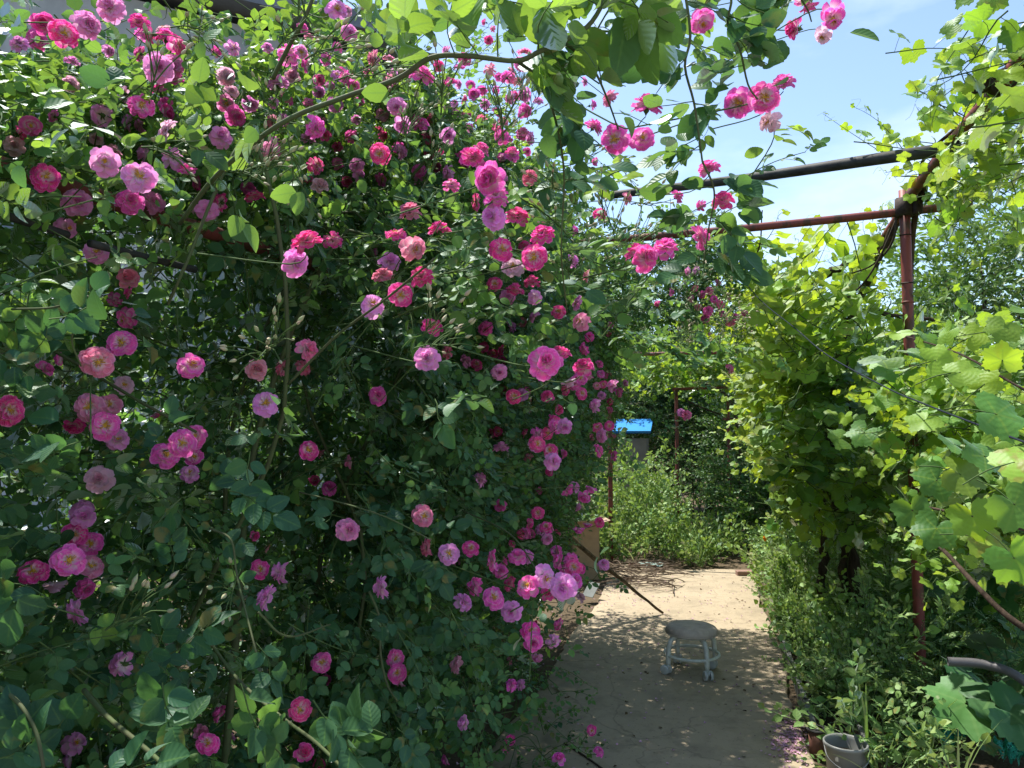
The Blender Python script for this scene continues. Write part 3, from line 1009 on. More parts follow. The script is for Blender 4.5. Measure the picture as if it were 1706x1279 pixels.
def which_rose(px, py, d, arch=False):
    if arch:
        return 'arch'
    if px > 960 and py < 470 and d < 2.2:
        return 'over'
    if px >= 440 and py < 310 and px < 985:
        return 'crest' if px < 700 else 'crest2'
    if 360 < px < 445 and py < 460:
        return 'middle'
    if px < 445 or (px < 560 and py > 860) or (px < 520 and py < 240):
        return 'near'
    if d > 2.35 or px > 985 or (px > 840 and d > 1.9):
        return 'far' if py < 640 else 'low'
    return 'middle'


count = {k: 0 for k in ROSES}
rest = {k: Soup() for k in ROSES}
blooms = [(b, False) for b in parse(BL)] + [(b, True) for b in parse(ARCH)]
_r = random.Random(31)
for _ in range(80):
    blooms.append(((_r.uniform(440, 900), _r.uniform(50, 300), _r.uniform(15, 27), _r.choice('HMMLLLK'), _r.choice('ffffco'), _r.choice('ffus')), False))
for _ in range(26):
    blooms.append(((_r.uniform(0, 420), _r.uniform(40, 260), _r.uniform(24, 40), _r.choice('MLLLP'), 'f', _r.choice('fus')), False))
for _ in range(44):
    blooms.append(((_r.gauss(935, 45), _r.uniform(470, 960), _r.uniform(14, 26), _r.choice('HHMML'), _r.choice('offc'), _r.choice('ffs')), False))
blooms.sort(key=lambda x: -x[0][2])
r0 = random.Random(11)
shape = {'o': 'open', 'f': 'full', 'c': 'cup', 'l': 'loose'}
fl_pos, fl_key, fl_n, BPOS = [], [], [], []
for (px, py, dia, cc, sh, tilt), arch in blooms:
    d = bloom_depth(px, dia) * r0.uniform(.95, 1.05)
    if arch:
        d = r0.uniform(4.3, 4.75)
    p = P(px, py, d)
    D = dia / F * d * 1.10
    tocam = nrm(CAM - p)
    rnd = np.array([r0.gauss(0, 1) for _ in range(3)])
    if tilt == 'f':
        n = nrm(tocam * .85 + ZU * .22 + np.array([.15, 0, 0]) + rnd * .22)
    elif tilt == 'u':
        n = nrm(tocam * .42 + ZU * .85 + rnd * .18)
    elif tilt == 's':
        sgn = r0.choice((-1, 1))
        n = nrm(tocam * .25 + RT * sgn * .75 + ZU * r0.uniform(-.2, .5) + rnd * .15)
    else:
        n = nrm(tocam * .35 - ZU * .7 + rnd * .3)
    key = which_rose(px, py, d, arch)
    if key in ('near', 'low') and count[key] >= 99:
        key = 'middle'
    count[key] += 1
    root = ROSES[key]
    col = np.array(BCOL[cc]) * r0.uniform(.92, 1.1)
    col = np.clip(col + np.array([r0.uniform(-.03, .03), r0.uniform(-.008, .02), r0.uniform(-.05, .06)]), 0.005, .9)
    if r0.random() < .07:
        col = col * .5 + np.array([.34, .20, .17])
    if sh == 'f' and r0.random() < .22:
        sh = r0.choice('lco')
    me = r0.choice(BK[shape[sh]])
    ob = bpy.data.objects.new('rose_bloom', me)
    COL.objects.link(ob)
    ob.parent = root
    fr = frames(n[None], np.array([r0.gauss(0, 1) for _ in range(3)])[None])[0]
    rot = np.stack([fr[:, 1], fr[:, 2], fr[:, 0]], -1)          # z axis = n
    if sh in 'fl':
        sq = np.array([1, r0.uniform(.88, 1.0), r0.uniform(.8, 1.1)])
    else:
        sq = np.array([1, r0.uniform(.92, 1.0), 1])
    rl = np.array(root.location)
    mm = Matrix(rot.tolist()).to_4x4() @ Matrix.Diagonal((D * sq[0], D * sq[1], D * sq[2], 1))
    mm.translation = Vector(p - rl)
    ob.matrix_local = mm
    ob.color = (*col, 1)
    if sh == 'o' or (sh == 'l' and dia > 28):
        c = bpy.data.objects.new('flower_centre', r0.choice(STAM))
        COL.objects.link(c)
        c.parent = ob
    if tilt in 'sd' or (tilt == 'u' and dia > 30) or dia > 36:
        c = bpy.data.objects.new('calyx', r0.choice(CALX))
        COL.objects.link(c)
        c.parent = ob
    fl_pos.append(p); fl_key.append(key); fl_n.append(n)
    # flower stalk running back into the bush, and a leafy shoot under it
    b0 = p - n * D * .38
    back = nrm(np.array([-.8, .25, r0.uniform(-.5, .35)]) + rnd * .35)
    e0 = b0 - n * D * .6 + back * .05
    e1 = e0 + back * r0.uniform(.09, .2)
    sp_ = smooth_path([b0, e0, e1], 8)
    tv = tube(sp_, np.linspace(.0011, .0016, len(sp_)), 4, 0, False)
    inv = np.array((Matrix.Translation(Vector(rl)) @ mm).inverted())
    tv = (tv[0] @ inv[:3, :3].T + inv[:3, 3],) + tv[1:]
    so2 = bpy.data.objects.new('stalk', mesh_from('stalk', tv, [M['green_stem']]))
    COL.objects.link(so2)
    so2.parent = ob
    BPOS.append((px, py, d, dia))
    if key in ('near', 'middle', 'over', 'crest', 'crest2') and r0.random() < (.8 if key != 'over' else .45) * min(1, hollow(p[None])[0] + .08):
        sh_ = r0.choice(SH_HI if d < 1.9 else SH_LO)
        L0 = .28
        dr = nrm(-back + np.array([0, 0, r0.uniform(-.3, .5)]) + rnd * .5)
        tgt = p - n * D * .9 + np.array([0, 0, -.02]) + back * .03
        sc = r0.uniform(.8, 1.1)
        fol[key].one(sh_, frames(dr[None], nrm(tocam * .5 + ZU)[None])[0] * sc, tgt - dr * L0 * sc * .85, max(0, r0.gauss(.12 + .3 * (py < 430), .12)), r0.random())
    elif key in ('far', 'arch', 'low') and r0.random() < .6:
        sh_ = r0.choice(SH_LO)
        dr = nrm(-back + rnd * .5)
        fol[key].one(sh_, frames(dr[None], nrm(tocam * .4 + ZU)[None])[0] * .9, p - n * D - dr * .26, r0.uniform(0, .3), r0.random())

# hand-placed leaf sprays, large and facing out of the bush: x, y, depth, direction in the picture (deg), scale, age
SPRAY = """150 505 .86 20 1.25 .03|205 480 .84 60 1.35 .08|150 470 .9 110 1.1 .02|70 770 .92 -150 1.2 .05|110 690 .95 165 1.2 .02|150 770 .95 -60 1.15 .25|90 720 .9 200 1.2 .02|420 815 1.05 -80 1.2 .04|440 840 1.02 -20 1.2 .03|380 790 1.1 150 1.1 .02|290 700 1.12 15 1.1 .02|280 690 1.15 70 1.05 .02|60 560 1.05 170 1.1 .0|80 545 1.0 60 1.1 .02|15 1000 .8 -100 1.25 .08|10 960 .85 150 1.2 .05|140 960 1.0 -45 1.1 .03|245 1080 1.05 120 1.1 .0|270 1050 1.0 60 1.1 .02|330 1050 .98 40 1.2 .02|260 1170 .92 110 1.3 .02|300 1190 .9 170 1.35 .05|300 1215 .88 -60 1.3 .04|335 1190 .86 20 1.4 .1|420 1195 .82 120 1.2 .22|450 1215 .8 -50 1.3 .2|580 1215 .80 80 1.35 .15|590 1235 .78 -40 1.35 .12|560 1210 .82 170 1.25 .15|420 1110 1.0 60 1.1 .02|460 1130 .98 -60 1.2 .02|400 930 1.15 80 1.05 .02|415 900 1.15 10 1.1 .02|30 1200 .78 100 1.3 .02|60 1230 .76 30 1.2 .02|110 1200 .8 60 1.1 .02|715 935 1.5 150 1.2 .03|735 960 1.5 -60 1.2 .05|705 960 1.5 -120 1.1 .04|745 880 1.6 30 1.1 .02|540 830 1.6 10 1.0 .02|230 520 1.1 -30 1.0 .02|40 610 .95 -20 1.2 .02|170 560 1.05 200 1.0 .0|285 905 1.1 90 1.0 .0|880 1180 1.9 40 1.0 .02|700 1200 1.6 -30 1.1 .02|690 1250 1.45 -50 1.2 .03|655 860 1.5 -160 1.1 .02|630 850 1.5 10 1.1 .02|790 880 1.7 -40 1.0 .03|960 930 2.0 20 .9 .02|930 1000 1.8 -70 1.0 .02|480 1250 .85 -60 1.2 .1|230 1270 .72 20 1.2 .02|330 130 .85 20 1.2 .7|380 90 .9 -30 1.2 .3|200 110 .85 150 1.3 .1|130 210 .8 -20 1.4 .05|60 240 .8 -30 1.4 .05|90 280 .78 -10 1.3 .1|170 130 .85 160 1.2 .05|320 200 .9 40 1.2 .3|350 250 .9 -20 1.1 .2|560 90 .8 80 1.3 .75|540 70 .8 50 1.2 .7|440 230 .8 -60 1.1 .55|550 270 .8 -40 1.1 .7|480 310 .85 180 1.1 .5|600 240 .8 -85 1.2 .1|640 60 .85 90 1.0 .6"""
for ln in SPRAY.split("|"):
    x, y, d, a, sc, ag = map(float, ln.split())
    p = P(x, y, d)
    dr = RT * math.cos(R(a)) + UPV * math.sin(R(a)) - FWD * .15
    zr = nrm(nrm(CAM - p) * .8 + ZU * .5 + np.array([r0.gauss(0, .25) for _ in range(3)]))
    key = 'near' if x < 520 else ('middle' if x < 860 else 'far')
    dr = nrm(dr)
    c0 = p - dr * .045 * sc
    fol[key].one(r0.choice(COMP_HI), frames(dr[None], zr[None])[0] * sc * (.76 if y > 430 else .66), c0, ag, r0.random())
    e = c0 + nrm(-dr + np.array([-.3, .2, 0])) * .14 + FWD * .04
    sp_ = smooth_path([c0, (c0 + e) / 2 + ZU * .01, e], 6)
    fol[key].raw(tube(sp_, .0012, 4, 1, False))

# the overhanging cane with big sunlit leaves
top_c = smooth_path([P(300, 372, 1.1), P(361, 292, .98), P(464, 208, .90), P(570, 163, .85), P(660, 132, .80), P(718, 96, .78), P(780, 93, .77), P(860, 101, .76), P(900, 85, .75), P(945, 65, .74), P(986, 36, .74), P(1030, -40, .74), P(1110, -150, .78)], 60)
oc = [top_c]
OVER_CANES = [
    ([(1120, -130, 1.0), (1140, -20, 1.02), (1150, 60, 1.03), (1141, 110, 1.04), (1156, 170, 1.05), (1165, 230, 1.06), (1170, 268, 1.07)], .0022),
    ([(1190, -90, 1.05), (1218, -10, 1.05), (1212, 40, 1.05), (1232, 80, 1.05), (1246, 140, 1.06), (1262, 165, 1.07)], .0020),
    ([(1310, -80, 1.1), (1325, -20, 1.12), (1345, 15, 1.13), (1352, 36, 1.13)], .0018),
    ([(1170, 268, 1.08), (1190, 320, 1.1), (1180, 385, 1.12), (1172, 440, 1.14)], .0016),
    ([(940, 70, .76), (985, 110, .82), (1010, 160, .92), (1030, 215, 1.02)], .0018),
    ([(860, 100, .77), (905, 140, .85), (930, 220, .95), (940, 300, 1.05), (935, 420, 1.1), (945, 520, 1.2)], .0018),
]
cane_parts = [(top_c, np.linspace(.0032, .0022, len(top_c)))]
for pts, rr in OVER_CANES:
    pp = smooth_path([P(*q_) for q_ in pts], 24)
    cane_parts.append((pp, np.linspace(rr, rr * .6, len(pp))))
for pp, rr in cane_parts:
    part('cane', tube(pp, rr, 8), M['cane'], ROSES['over'])
so_ = fol['over']
for i in range(3, len(top_c) - 1):
    for rep in range(2):
        if r0.random() < .34:
            p = top_c[i]
            tg = nrm(top_c[i + 1] - top_c[i - 1])
            sd_ = 1 if (i + rep) % 2 else -1
            dr = nrm(tg * r0.uniform(0, .5) + np.cross(tg, nrm(CAM - p)) * sd_ * r0.uniform(.5, 1) + np.array([r0.gauss(0, .3) for _ in range(3)]) + ZU * -.15)
            zr = nrm(ZU * .9 + nrm(CAM - p) * r0.uniform(-.2, .7) + np.array([r0.gauss(0, .3) for _ in range(3)]))
            so_.one(r0.choice(COMP_HI), frames(dr[None], zr[None])[0] * r0.uniform(.7, 1.0), p, r0.uniform(.45, .9), r0.random())
for pp, rr in cane_parts[1:]:
    for i in range(2, len(pp) - 1):
        for rep in range(2):
            if r0.random() < .50:
                p = pp[i]
                dr = nrm(RT * r0.choice((-1, 1)) * r0.uniform(.5, 1) + UPV * r0.uniform(-.7, .4) + FWD * r0.uniform(-.5, .5))
                zr = nrm(ZU * .6 + nrm(CAM - p) * r0.uniform(-.1, .9) + np.array([r0.gauss(0, .3) for _ in range(3)]))
                so_.one(r0.choice(COMP_HI), frames(dr[None], zr[None])[0] * r0.uniform(.75, 1.05), p, r0.uniform(.02, .35), r0.random())
# big single leaves hanging from the cane (x, y of stalk end, depth, direction, length)
BIGL = """1040 30 .76 -95 .072 .35|1075 40 .78 -88 .07 .4|1010 55 .75 -110 .06 .55|905 10 .74 -75 .06 .3|835 25 .76 200 .06 .8|700 60 .78 -100 .055 .85|680 180 .8 -95 .05 .85|800 115 .77 -110 .062 .85|600 210 .8 -100 .05 .05|1005 155 .82 -95 .052 .1|870 60 .75 120 .055 .85|940 30 .75 60 .06 .8|720 40 .77 150 .055 .8|1070 10 .76 -40 .06 .7|780 60 .77 80 .06 .8|985 80 .77 -60 .055 .85|760 130 .79 -60 .05 .75|1100 40 .8 -80 .06 .3|640 130 .8 -160 .05 .8|560 150 .82 -150 .055 .8|405 185 .85 160 .05 .85|1240 260 1.1 20 .03 .7|620 95 .8 110 .05 .85|655 70 .79 60 .055 .9|690 130 .8 -70 .05 .5|745 75 .78 100 .055 .85|760 55 .78 40 .06 .9|815 80 .77 75 .055 .85|835 115 .78 -75 .06 .8|875 95 .77 -120 .055 .6|905 75 .76 110 .055 .9|925 85 .77 -70 .06 .85|950 55 .76 -20 .055 .8|600 120 .82 30 .05 .8|530 180 .86 80 .05 .85|500 195 .88 -120 .045 .3|700 25 .8 -40 .055 .85|580 60 .84 160 .05 .8"""
for ln in BIGL.split("|"):
    x, y, d, a, Lf, ag = map(float, ln.split())
    p = P(x, y, d)
    dr = nrm(RT * math.cos(R(a)) + UPV * math.sin(R(a)) + FWD * r0.uniform(-.35, .2))
    zr = nrm(nrm(CAM - p) * .8 * r0.choice((-1, 1, 1)) + ZU * .6 + np.array([r0.gauss(0, .3) for _ in range(3)]))
    b = blade(Lf * .95, Lf * .56, 18, r0.uniform(.1, .45), r0.uniform(.1, .5), .03, r0.uniform(-.4, .4), .85, .66, wav=.03)
    so_.one(b, frames(dr[None], zr[None])[0], p, ag, r0.random())
    near_i = np.argmin(np.linalg.norm(top_c - p, axis=1))
    if np.linalg.norm(top_c[near_i] - p) < .12:
        mid = (top_c[near_i] + p) / 2 + ZU * .004
        so_.raw(tube(smooth_path([top_c[near_i], mid, p], 6), .0011, 4, 1, False))
    else:
        so_.raw(tube(smooth_path([p, p - dr * .04, p - dr * .07 + FWD * .03], 6), .001, 4, 1, False))

# the overhead spread that reaches up and out of the picture, between camera and sky
for k in range(24):
    x, y, d = r0.uniform(560, 1250), r0.uniform(-160, 60), r0.uniform(1.2, 2.0)
    if x > 1120 and y > 60 and r0.random() < .7:
        continue
    p = P(x, y, d)
    dr = nrm(np.array([r0.uniform(.1, 1), r0.uniform(-.6, .6), r0.uniform(-.6, .4)]))
    so_.one(r0.choice(SH_HI), frames(dr[None], nrm(ZU + np.array([r0.gauss(0, .4) for _ in range(3)]))[None])[0] * r0.uniform(.8, 1.15), p - dr * .2, r0.uniform(.1, .6), r0.random())
# right-hand fringe of the bush: canes arching out towards the path
for k in range(70):
    x, y, d = r0.uniform(840, 1080), r0.uniform(240, 620), r0.uniform(1.5, 2.6)
    if x > 1010 and y > 470:
        continue
    p = P(x, y, d)
    dr = nrm(np.array([r0.uniform(.2, 1), r0.uniform(-.7, .3), r0.uniform(-.6, .3)]))
    fol['middle'].one(r0.choice(SH_HI), frames(dr[None], nrm(ZU + nrm(CAM - p) * .4 + np.array([r0.gauss(0, .35) for _ in range(3)]))[None])[0] * r0.uniform(.75, 1.1), p - dr * .25, r0.uniform(0, .4), r0.random())
# lower fringe
for k in range(60):
    x, y = r0.uniform(660, 900), r0.uniform(740, 1279)
    d = r0.uniform(1.5, 3.0)
    p = P(min(x, 900 - max(0, (y - 980)) * .3), y, d)
    dr = nrm(np.array([r0.uniform(.2, 1), r0.uniform(-.7, .5), r0.uniform(-.8, .1)]))
    fol['middle'].one(r0.choice(SH_HI), frames(dr[None], nrm(ZU + nrm(CAM - p) * .7 + np.array([r0.gauss(0, .35) for _ in range(3)]))[None])[0] * r0.uniform(.7, 1.0), p - dr * .25, r0.uniform(0, .12), r0.random())
# arch mass hanging below the crossbeam
for k in range(680):
    p = np.array([r0.uniform(-1.1, .16), r0.uniform(4.35, 6.4), 0])
    if p[1] > 5.15 and p[0] > -.45:
        continue
    lo = 1.95 + .30 * (p[0] + 1.0) * .5 + .12 * math.sin(p[1] * 4 + p[0] * 3)
    p[2] = r0.triangular(lo, 2.92, 2.5)
    dr = nrm(np.array([r0.uniform(-.3, 1), r0.uniform(-.9, .3), r0.uniform(-.8, .3)]))
    fol['arch'].one(r0.choice(SH_LO), frames(dr[None], nrm(ZU + np.array([r0.gauss(0, .4) for _ in range(3)]))[None])[0] * r0.uniform(.7, 1.1), p - dr * .2, max(0, r0.gauss(.08 + .3 * (p[2] > 2.7), .12)), r0.random())
# long thin sprays reaching right from the arch
for (pts, ag) in (([(1040, 560, 3.4), (1120, 566, 3.3), (1200, 575, 3.2), (1300, 590, 3.15)], .45), ([(1030, 470, 3.2), (1110, 500, 3.0), (1180, 555, 2.95), (1230, 600, 2.95)], .35), ([(1010, 540, 2.8), (1090, 570, 2.7), (1160, 600, 2.7)], .4)):
    pp = smooth_path([P(*q_) for q_ in pts], 20)
    fol['arch'].raw(tube(pp, .003, 5, 1, False))
    for i in range(1, len(pp)):
        dr = nrm(nrm(pp[i] - pp[i - 1]) * .5 + np.array([r0.gauss(0, .5), r0.gauss(0, .5), r0.gauss(0, .35)]))
        fol['arch'].one(r0.choice(COMP_HI), frames(dr[None], ZU[None])[0] * r0.uniform(.8, 1.15), pp[i], ag + r0.uniform(-.2, .2), r0.random())

# woody canes inside the bushes, each a part
for key, n, (y0, y1) in (('near', 6, (.0, 1.4)), ('middle', 8, (1.5, 3.4)), ('far', 12, (3.7, 5.2))):
    for k in range(n):
        y = r0.uniform(y0, y1)
        T = float(top_z(y))
        dy = r0.uniform(-.5, .4)
        pts = [(-1.3 + r0.uniform(-.2, .15), y, -.05), (-1.25 + r0.uniform(-.25, .2), y + dy * .3, T * .35), (-1.15 + r0.uniform(-.3, .25), y + dy * .7, T * .6), (-1.05 + r0.uniform(-.2, .25), y + dy, T * .82), (-.85 + r0.uniform(-.2, .2), y + dy * 1.3, T * r0.uniform(.6, .75))]
        if key == 'near':
            pts = [(a_ - .34 * min(1, i_ / 2), b_, c_) for i_, (a_, b_, c_) in enumerate(pts)]
        pp = smooth_path(pts, 20)
        part('cane', tube(pp, np.linspace(r0.uniform(.007, .013), .003, len(pp)), 7), M['cane'], ROSES[key])
for key, pts, rr in (('near', [(140, 1150, .95), (180, 1195, .88), (240, 1245, .82), (300, 1300, .78)], .0033), ('near', [(-10, 1140, .8), (30, 1170, .78), (60, 1220, .76), (75, 1290, .75)], .0025),
                     ('near', [(330, 1040, 1.1), (395, 1130, .98), (470, 1195, .88), (530, 1240, .8), (600, 1310, .75)], .0024), ('near', [(350, 880, 1.1), (385, 900, 1.08), (395, 960, 1.07), (420, 1060, 1.0), (430, 1100, .98)], .0018),
                     ('near', [(20, 515, .95), (90, 512, .92), (150, 495, .88), (120, 560, .92), (135, 610, .95)], .0016), ('middle', [(615, 985, 1.7), (632, 1030, 1.68), (634, 1090, 1.65), (645, 1140, 1.62), (662, 1168, 1.6)], .0032),
                     ('middle', [(480, 640, 1.5), (560, 560, 1.45), (640, 500, 1.35), (725, 430, 1.25)], .0028), ('near', [(430, 1020, 1.2), (480, 1060, 1.25), (550, 1040, 1.4)], .002),
                     ('middle', [(770, 850, 2.0), (850, 890, 1.8), (900, 960, 1.7), (935, 1010, 1.65)], .0022), ('middle', [(500, 820, 1.5), (560, 835, 1.45), (640, 860, 1.4), (720, 900, 1.4)], .0018),
                     ('near', [(455, 130, 1.4), (480, 80, 1.35), (510, 25, 1.3), (530, -30, 1.3)], .0045)):
    pp = smooth_path([P(*q_) for q_ in pts], 24)
    part('cane', tube(pp, np.linspace(rr, rr * .7, len(pp)), 7), M['cane'], ROSES[key])


# bud sprays
def bud_spray(seed, n=9):
    r = random.Random(seed)
    s = Soup()
    s.raw(tube([(0, 0, 0), (.02, 0, .004), (.05, .0, .0)], [.0013, .0011, .0009], 4, 0, False))
    for i in range(n):
        b = np.array([r.uniform(.01, .05), 0, 0])
        e = b + np.array([r.uniform(.01, .05), r.uniform(-.035, .035), r.uniform(-.02, .04)])
        s.raw(tube(smooth_path([b, (b + e) / 2 + [0, 0, .004], e], 5), .0007, 4, 0, False))
        dr = nrm(e - b)
        fr = frames(dr[None], ZU[None])[0]
        m = np.stack([fr[:, 1], fr[:, 2], fr[:, 0]], -1)
        k = r.uniform(.5, .85)
        s.raw(lathe(np.array([(.0006, 0), (.0026, .002), (.0034, .006), (.0026, .010), (.0012, .0135), (.0002, .016)]) * k, 7, e, 1, m))
    return s.out()


BUDM = [mesh_from('bud_cluster', bud_spray(i), [M['green_stem'], M['bud']]) for i in range(4)]
BUDS = [('arch', r0.uniform(1110, 1220), r0.uniform(470, 620), r0.uniform(3.0, 3.4), 1.5) for _ in range(26)] + \
       [('middle', r0.uniform(930, 1060), r0.uniform(280, 470), r0.uniform(1.5, 2.2), 1.2) for _ in range(16)] + \
       [('middle', r0.uniform(600, 930), r0.uniform(110, 290), r0.uniform(1.4, 3.0), 1.4) for _ in range(22)] + \
       [('near', r0.uniform(200, 560), r0.uniform(40, 330), r0.uniform(1.0, 1.4), 1.2) for _ in range(14)] + \
       [('near', x, y, d, 1.25) for x, y, d in ((460, 575, 1.2), (440, 590, 1.2), (175, 1050, 1.0), (400, 950, 1.15), (705, 560, 1.2), (690, 580, 1.25))]
for key, x, y, d, sc in BUDS:
    ob = bpy.data.objects.new('bud_cluster', r0.choice(BUDM))
    COL.objects.link(ob)
    ob.parent = ROSES[key]
    p = P(x, y, d)
    dr = nrm(np.array([r0.uniform(-.2, 1), r0.uniform(-.8, .2), r0.uniform(-.4, .9)]))
    fr = frames(dr[None], ZU[None])[0] * sc
    mm = Matrix(fr.tolist()).to_4x4()
    mm.translation = Vector(p - np.array(ROSES[key].location))
    ob.matrix_local = mm

def prune(t, keep=.03):
    # leaflets do not grow over the open blooms: the flower trusses stand clear of the leaves
    v, q, d, mi = t
    r_ = v - CAM
    dep = r_ @ FWD
    sx = 853 + F * (r_ @ RT) / np.maximum(dep, 1e-3)
    sy = 639.5 - F * (r_ @ UPV) / np.maximum(dep, 1e-3)
    ids, inv = np.unique(np.round(d[:, 0], 9), return_inverse=True)
    bad = np.zeros(len(ids), bool)
    near = np.zeros(len(v), bool)
    od = np.argsort(sx)
    ss = sx[od]
    for (bx, by, bd, dia) in BPOS:
        a, b = np.searchsorted(ss, [bx - dia * .56, bx + dia * .56])
        k = od[a:b]
        k = k[(np.hypot(sx[k] - bx, sy[k] - by) < dia * .56) & (dep[k] < bd + .3 * dia / F * bd)]
        u = np.unique(inv[k])
        bad[u[rng.random(len(u)) > keep]] = True
        near[k] = True
    sid = np.zeros(len(ids), bool)
    stem = mi == 1
    sid[np.unique(inv[q[stem & near[q[:, 0]], 0]])] = True
    kill = (bad[inv[q[:, 0]]] & (mi == 0)) | (stem & sid[inv[q[:, 0]]])
    return (v, q[~kill], d, mi[~kill])


print('BLOOMS', {k: fl_key.count(k) for k in ROSES})
for key, root in ROSES.items():
    part('foliage', prune(fol[key].out()), [M['rose_leaf'], M['green_stem']], root)


# ------------------------------------------------------------------ grapevines
def grape_leaf(seed, n=46, rings=(0.04, .35, .7, 1.0), teeth=.05):
    r = random.Random(seed)
    lob = [(0, .30, 1.0), (R(58), .30, .86), (R(-58), .30, .86), (R(118), .34, .68), (R(-118), .34, .68)]
    a1, a2, a3 = r.uniform(-.14, .14), r.uniform(.1, .5), r.uniform(0, 6)
    v, d = [], []
    for rr in rings:
        for k in range(n):
            th = -math.pi + (k + .5) * 2 * math.pi / n
            e = max(h * math.exp(-((th - c) / wd_) ** 2) for c, wd_, h in lob)
            rad = .73 + .27 * e
            if abs(th) > 2.6:
                rad *= 1 - .75 * (abs(th) - 2.6) / .54
            rad *= 1 + (teeth * (1 if k % 2 else -1)) * (rr == rings[-1])
            x, y = rad * rr * math.cos(th) * .55, rad * rr * math.sin(th) * .56
            z = .06 * rr * rr * math.sin(th * 3 + a3) - a2 * .6 * x * abs(x) + a1 * y + .35 * abs(y) * r.uniform(.1, .14) - .30 * y * y
            acr = min(abs(th - c) for c, _, _ in lob) * rr * 1.8
            v.append((x, y, z))
            d.append((0, 0, min(1, acr), rr))
    q = []
    for i in range(len(rings) - 1):
        for k in range(n):
            k2 = (k + 1) % n
            q.append((i * n + k, (i + 1) * n + k, (i + 1) * n + k2, i * n + k2))
    return tpl(v, q, d)


GL_HI = [grape_leaf(i) for i in range(8)]
GL_LO = [grape_leaf(40 + i, 16, (.05, 1.0), .04) for i in range(6)]


def grape_shoot(seed, leaves, Ln=.6, nl=7, size=.115, droop=.5):
    r = random.Random(seed * 7 + 3)
    s = Soup()
    t = np.linspace(0, 1, 9)
    pts = np.stack([Ln * t * (1 - .15 * droop * t), .05 * Ln * np.sin(t * 6 + seed), -droop * Ln * t * t * .5], -1)
    s.raw(tube(pts, np.linspace(.0035, .0012, 9), 5, 1, False))
    for k in range(nl):
        u = min(1, .08 + .92 * k / (nl - 1) + r.uniform(-.04, .04))
        p = np.array([np.interp(u, t, pts[:, j]) for j in range(3)])
        sd_ = 1 if k % 2 else -1
        a = sd_ * R(r.uniform(40, 95))
        pd = rz(a) @ np.array([1, 0, r.uniform(-.1, .7)])
        pd = nrm(pd)
        size_k = size * (1.12 - .62 * u ** 1.6) * r.uniform(.8, 1.15)
        e = p + pd * size_k * r.uniform(.5, .8)
        s.raw(tube([p, (p + e) / 2 + [0, 0, .006], e], [.0013, .0011, .001], 4, 1, False))
        m = rz(a + r.uniform(-.5, .5)) @ ry(r.uniform(-.1, .9)) @ rx(r.uniform(-.55, .55))
        s.one(r.choice(leaves), m * size_k, e, .62 * u ** 1.4 * r.uniform(.5, 1.1) + r.uniform(-.08, .08), r.random())
    if r.random() < .7:      # tendril
        p = pts[-2]
        tt = np.linspace(0, 1, 12)
        td = np.stack([p[0] + .12 * tt, p[1] + .02 * np.sin(tt * 9), p[2] + .03 * np.cos(tt * 9)], -1)
        s.raw(tube(td, .0007, 3, 1, False))
    return s.out()


GS_HI = [grape_shoot(i, GL_HI, random.uniform(.45, .7), random.choice((6, 7, 8)), random.uniform(.10, .13), random.uniform(-.2, .8)) for i in range(9)]
GS_LO = [grape_shoot(60 + i, GL_LO, random.uniform(.4, .65), random.choice((6, 7, 8)), random.uniform(.115, .15), random.uniform(-.2, .8)) for i in range(8)]


def scatter(soup, shoots, pts, dirs, zref, age, sc):
    place_shoots(soup, shoots, np.asarray(pts), nrm(dirs), zref, np.asarray(age), np.asarray(sc), .3)


GG = 'grapevines along the right of the path'
gmid = thing('grapevine', 'big yellow-green grapevine on dark twisted trunks beside the path behind the red post', 'grapevine', tuple(G(1400, 1010)), GG)
gtop = thing('grapevine', 'grapevine heaped on the top rail of the pergola against the sky', 'grapevine', (1.20, 4.85, 0), GG)
gnear = thing('grapevine', 'large leaved grapevine at the right edge, in front of the red post', 'grapevine', (1.5, 2.6, 0), GG)


def scat_px(n, fx, fy, fd, test=None):
    ps = []
    while len(ps) < n:
        x, y, d = fx(), fy(), fd()
        if test is None or test(x, y):
            ps.append(P(x, y, d))
    return np.array(ps)


# middle mass: world volume X .35..1.5, Y 4.7..8, z .7..2.9
s = Soup()
N = 1000
Yv = rng.uniform(4.75, 8.2, N)
zv = .75 + 2.15 * rng.random(N) ** .75
bul = .42 + .30 * np.abs(zv - 1.5) * (zv < 1.5) + .05 * np.sin(Yv * 5) + rng.exponential(.22, N)
bul = np.where(zv > 2.35, rng.uniform(-.1, 1.05, N), bul)
pts = np.stack([bul, Yv, np.where(zv > 2.35, 2.55 + rng.normal(0, .16, N), zv)], 1)
keep = ~((zv < 1.0) & (rng.random(N) < .5)) & ~((zv > 2.35) & (rng.random(N) < .62)) & ~((np.sin(Yv * 6.1 + zv * 2.2) * np.sin(zv * 5.3 + Yv) > .18) & (rng.random(N) < .8))
pts, zv = pts[keep], zv[keep]
N = len(pts)
dirs = np.stack([rng.normal(-.35, .5, N), rng.normal(-.3, .6, N), rng.normal(.0, .5, N)], 1)
place_shoots(s, GS_LO, pts - nrm(dirs) * .25, nrm(dirs), nrm(np.stack([np.full(N, -.35), np.full(N, -.2), np.ones(N)], 1)), np.clip(rng.normal(.10 + .35 * np.clip(zv - 1.5, 0, 1) + .5 * (pts[:, 0] < .55), .2), 0, 1), rng.uniform(.75, 1.3, N))  # sunlit yellow put into the leaf age of outer and upper shoots
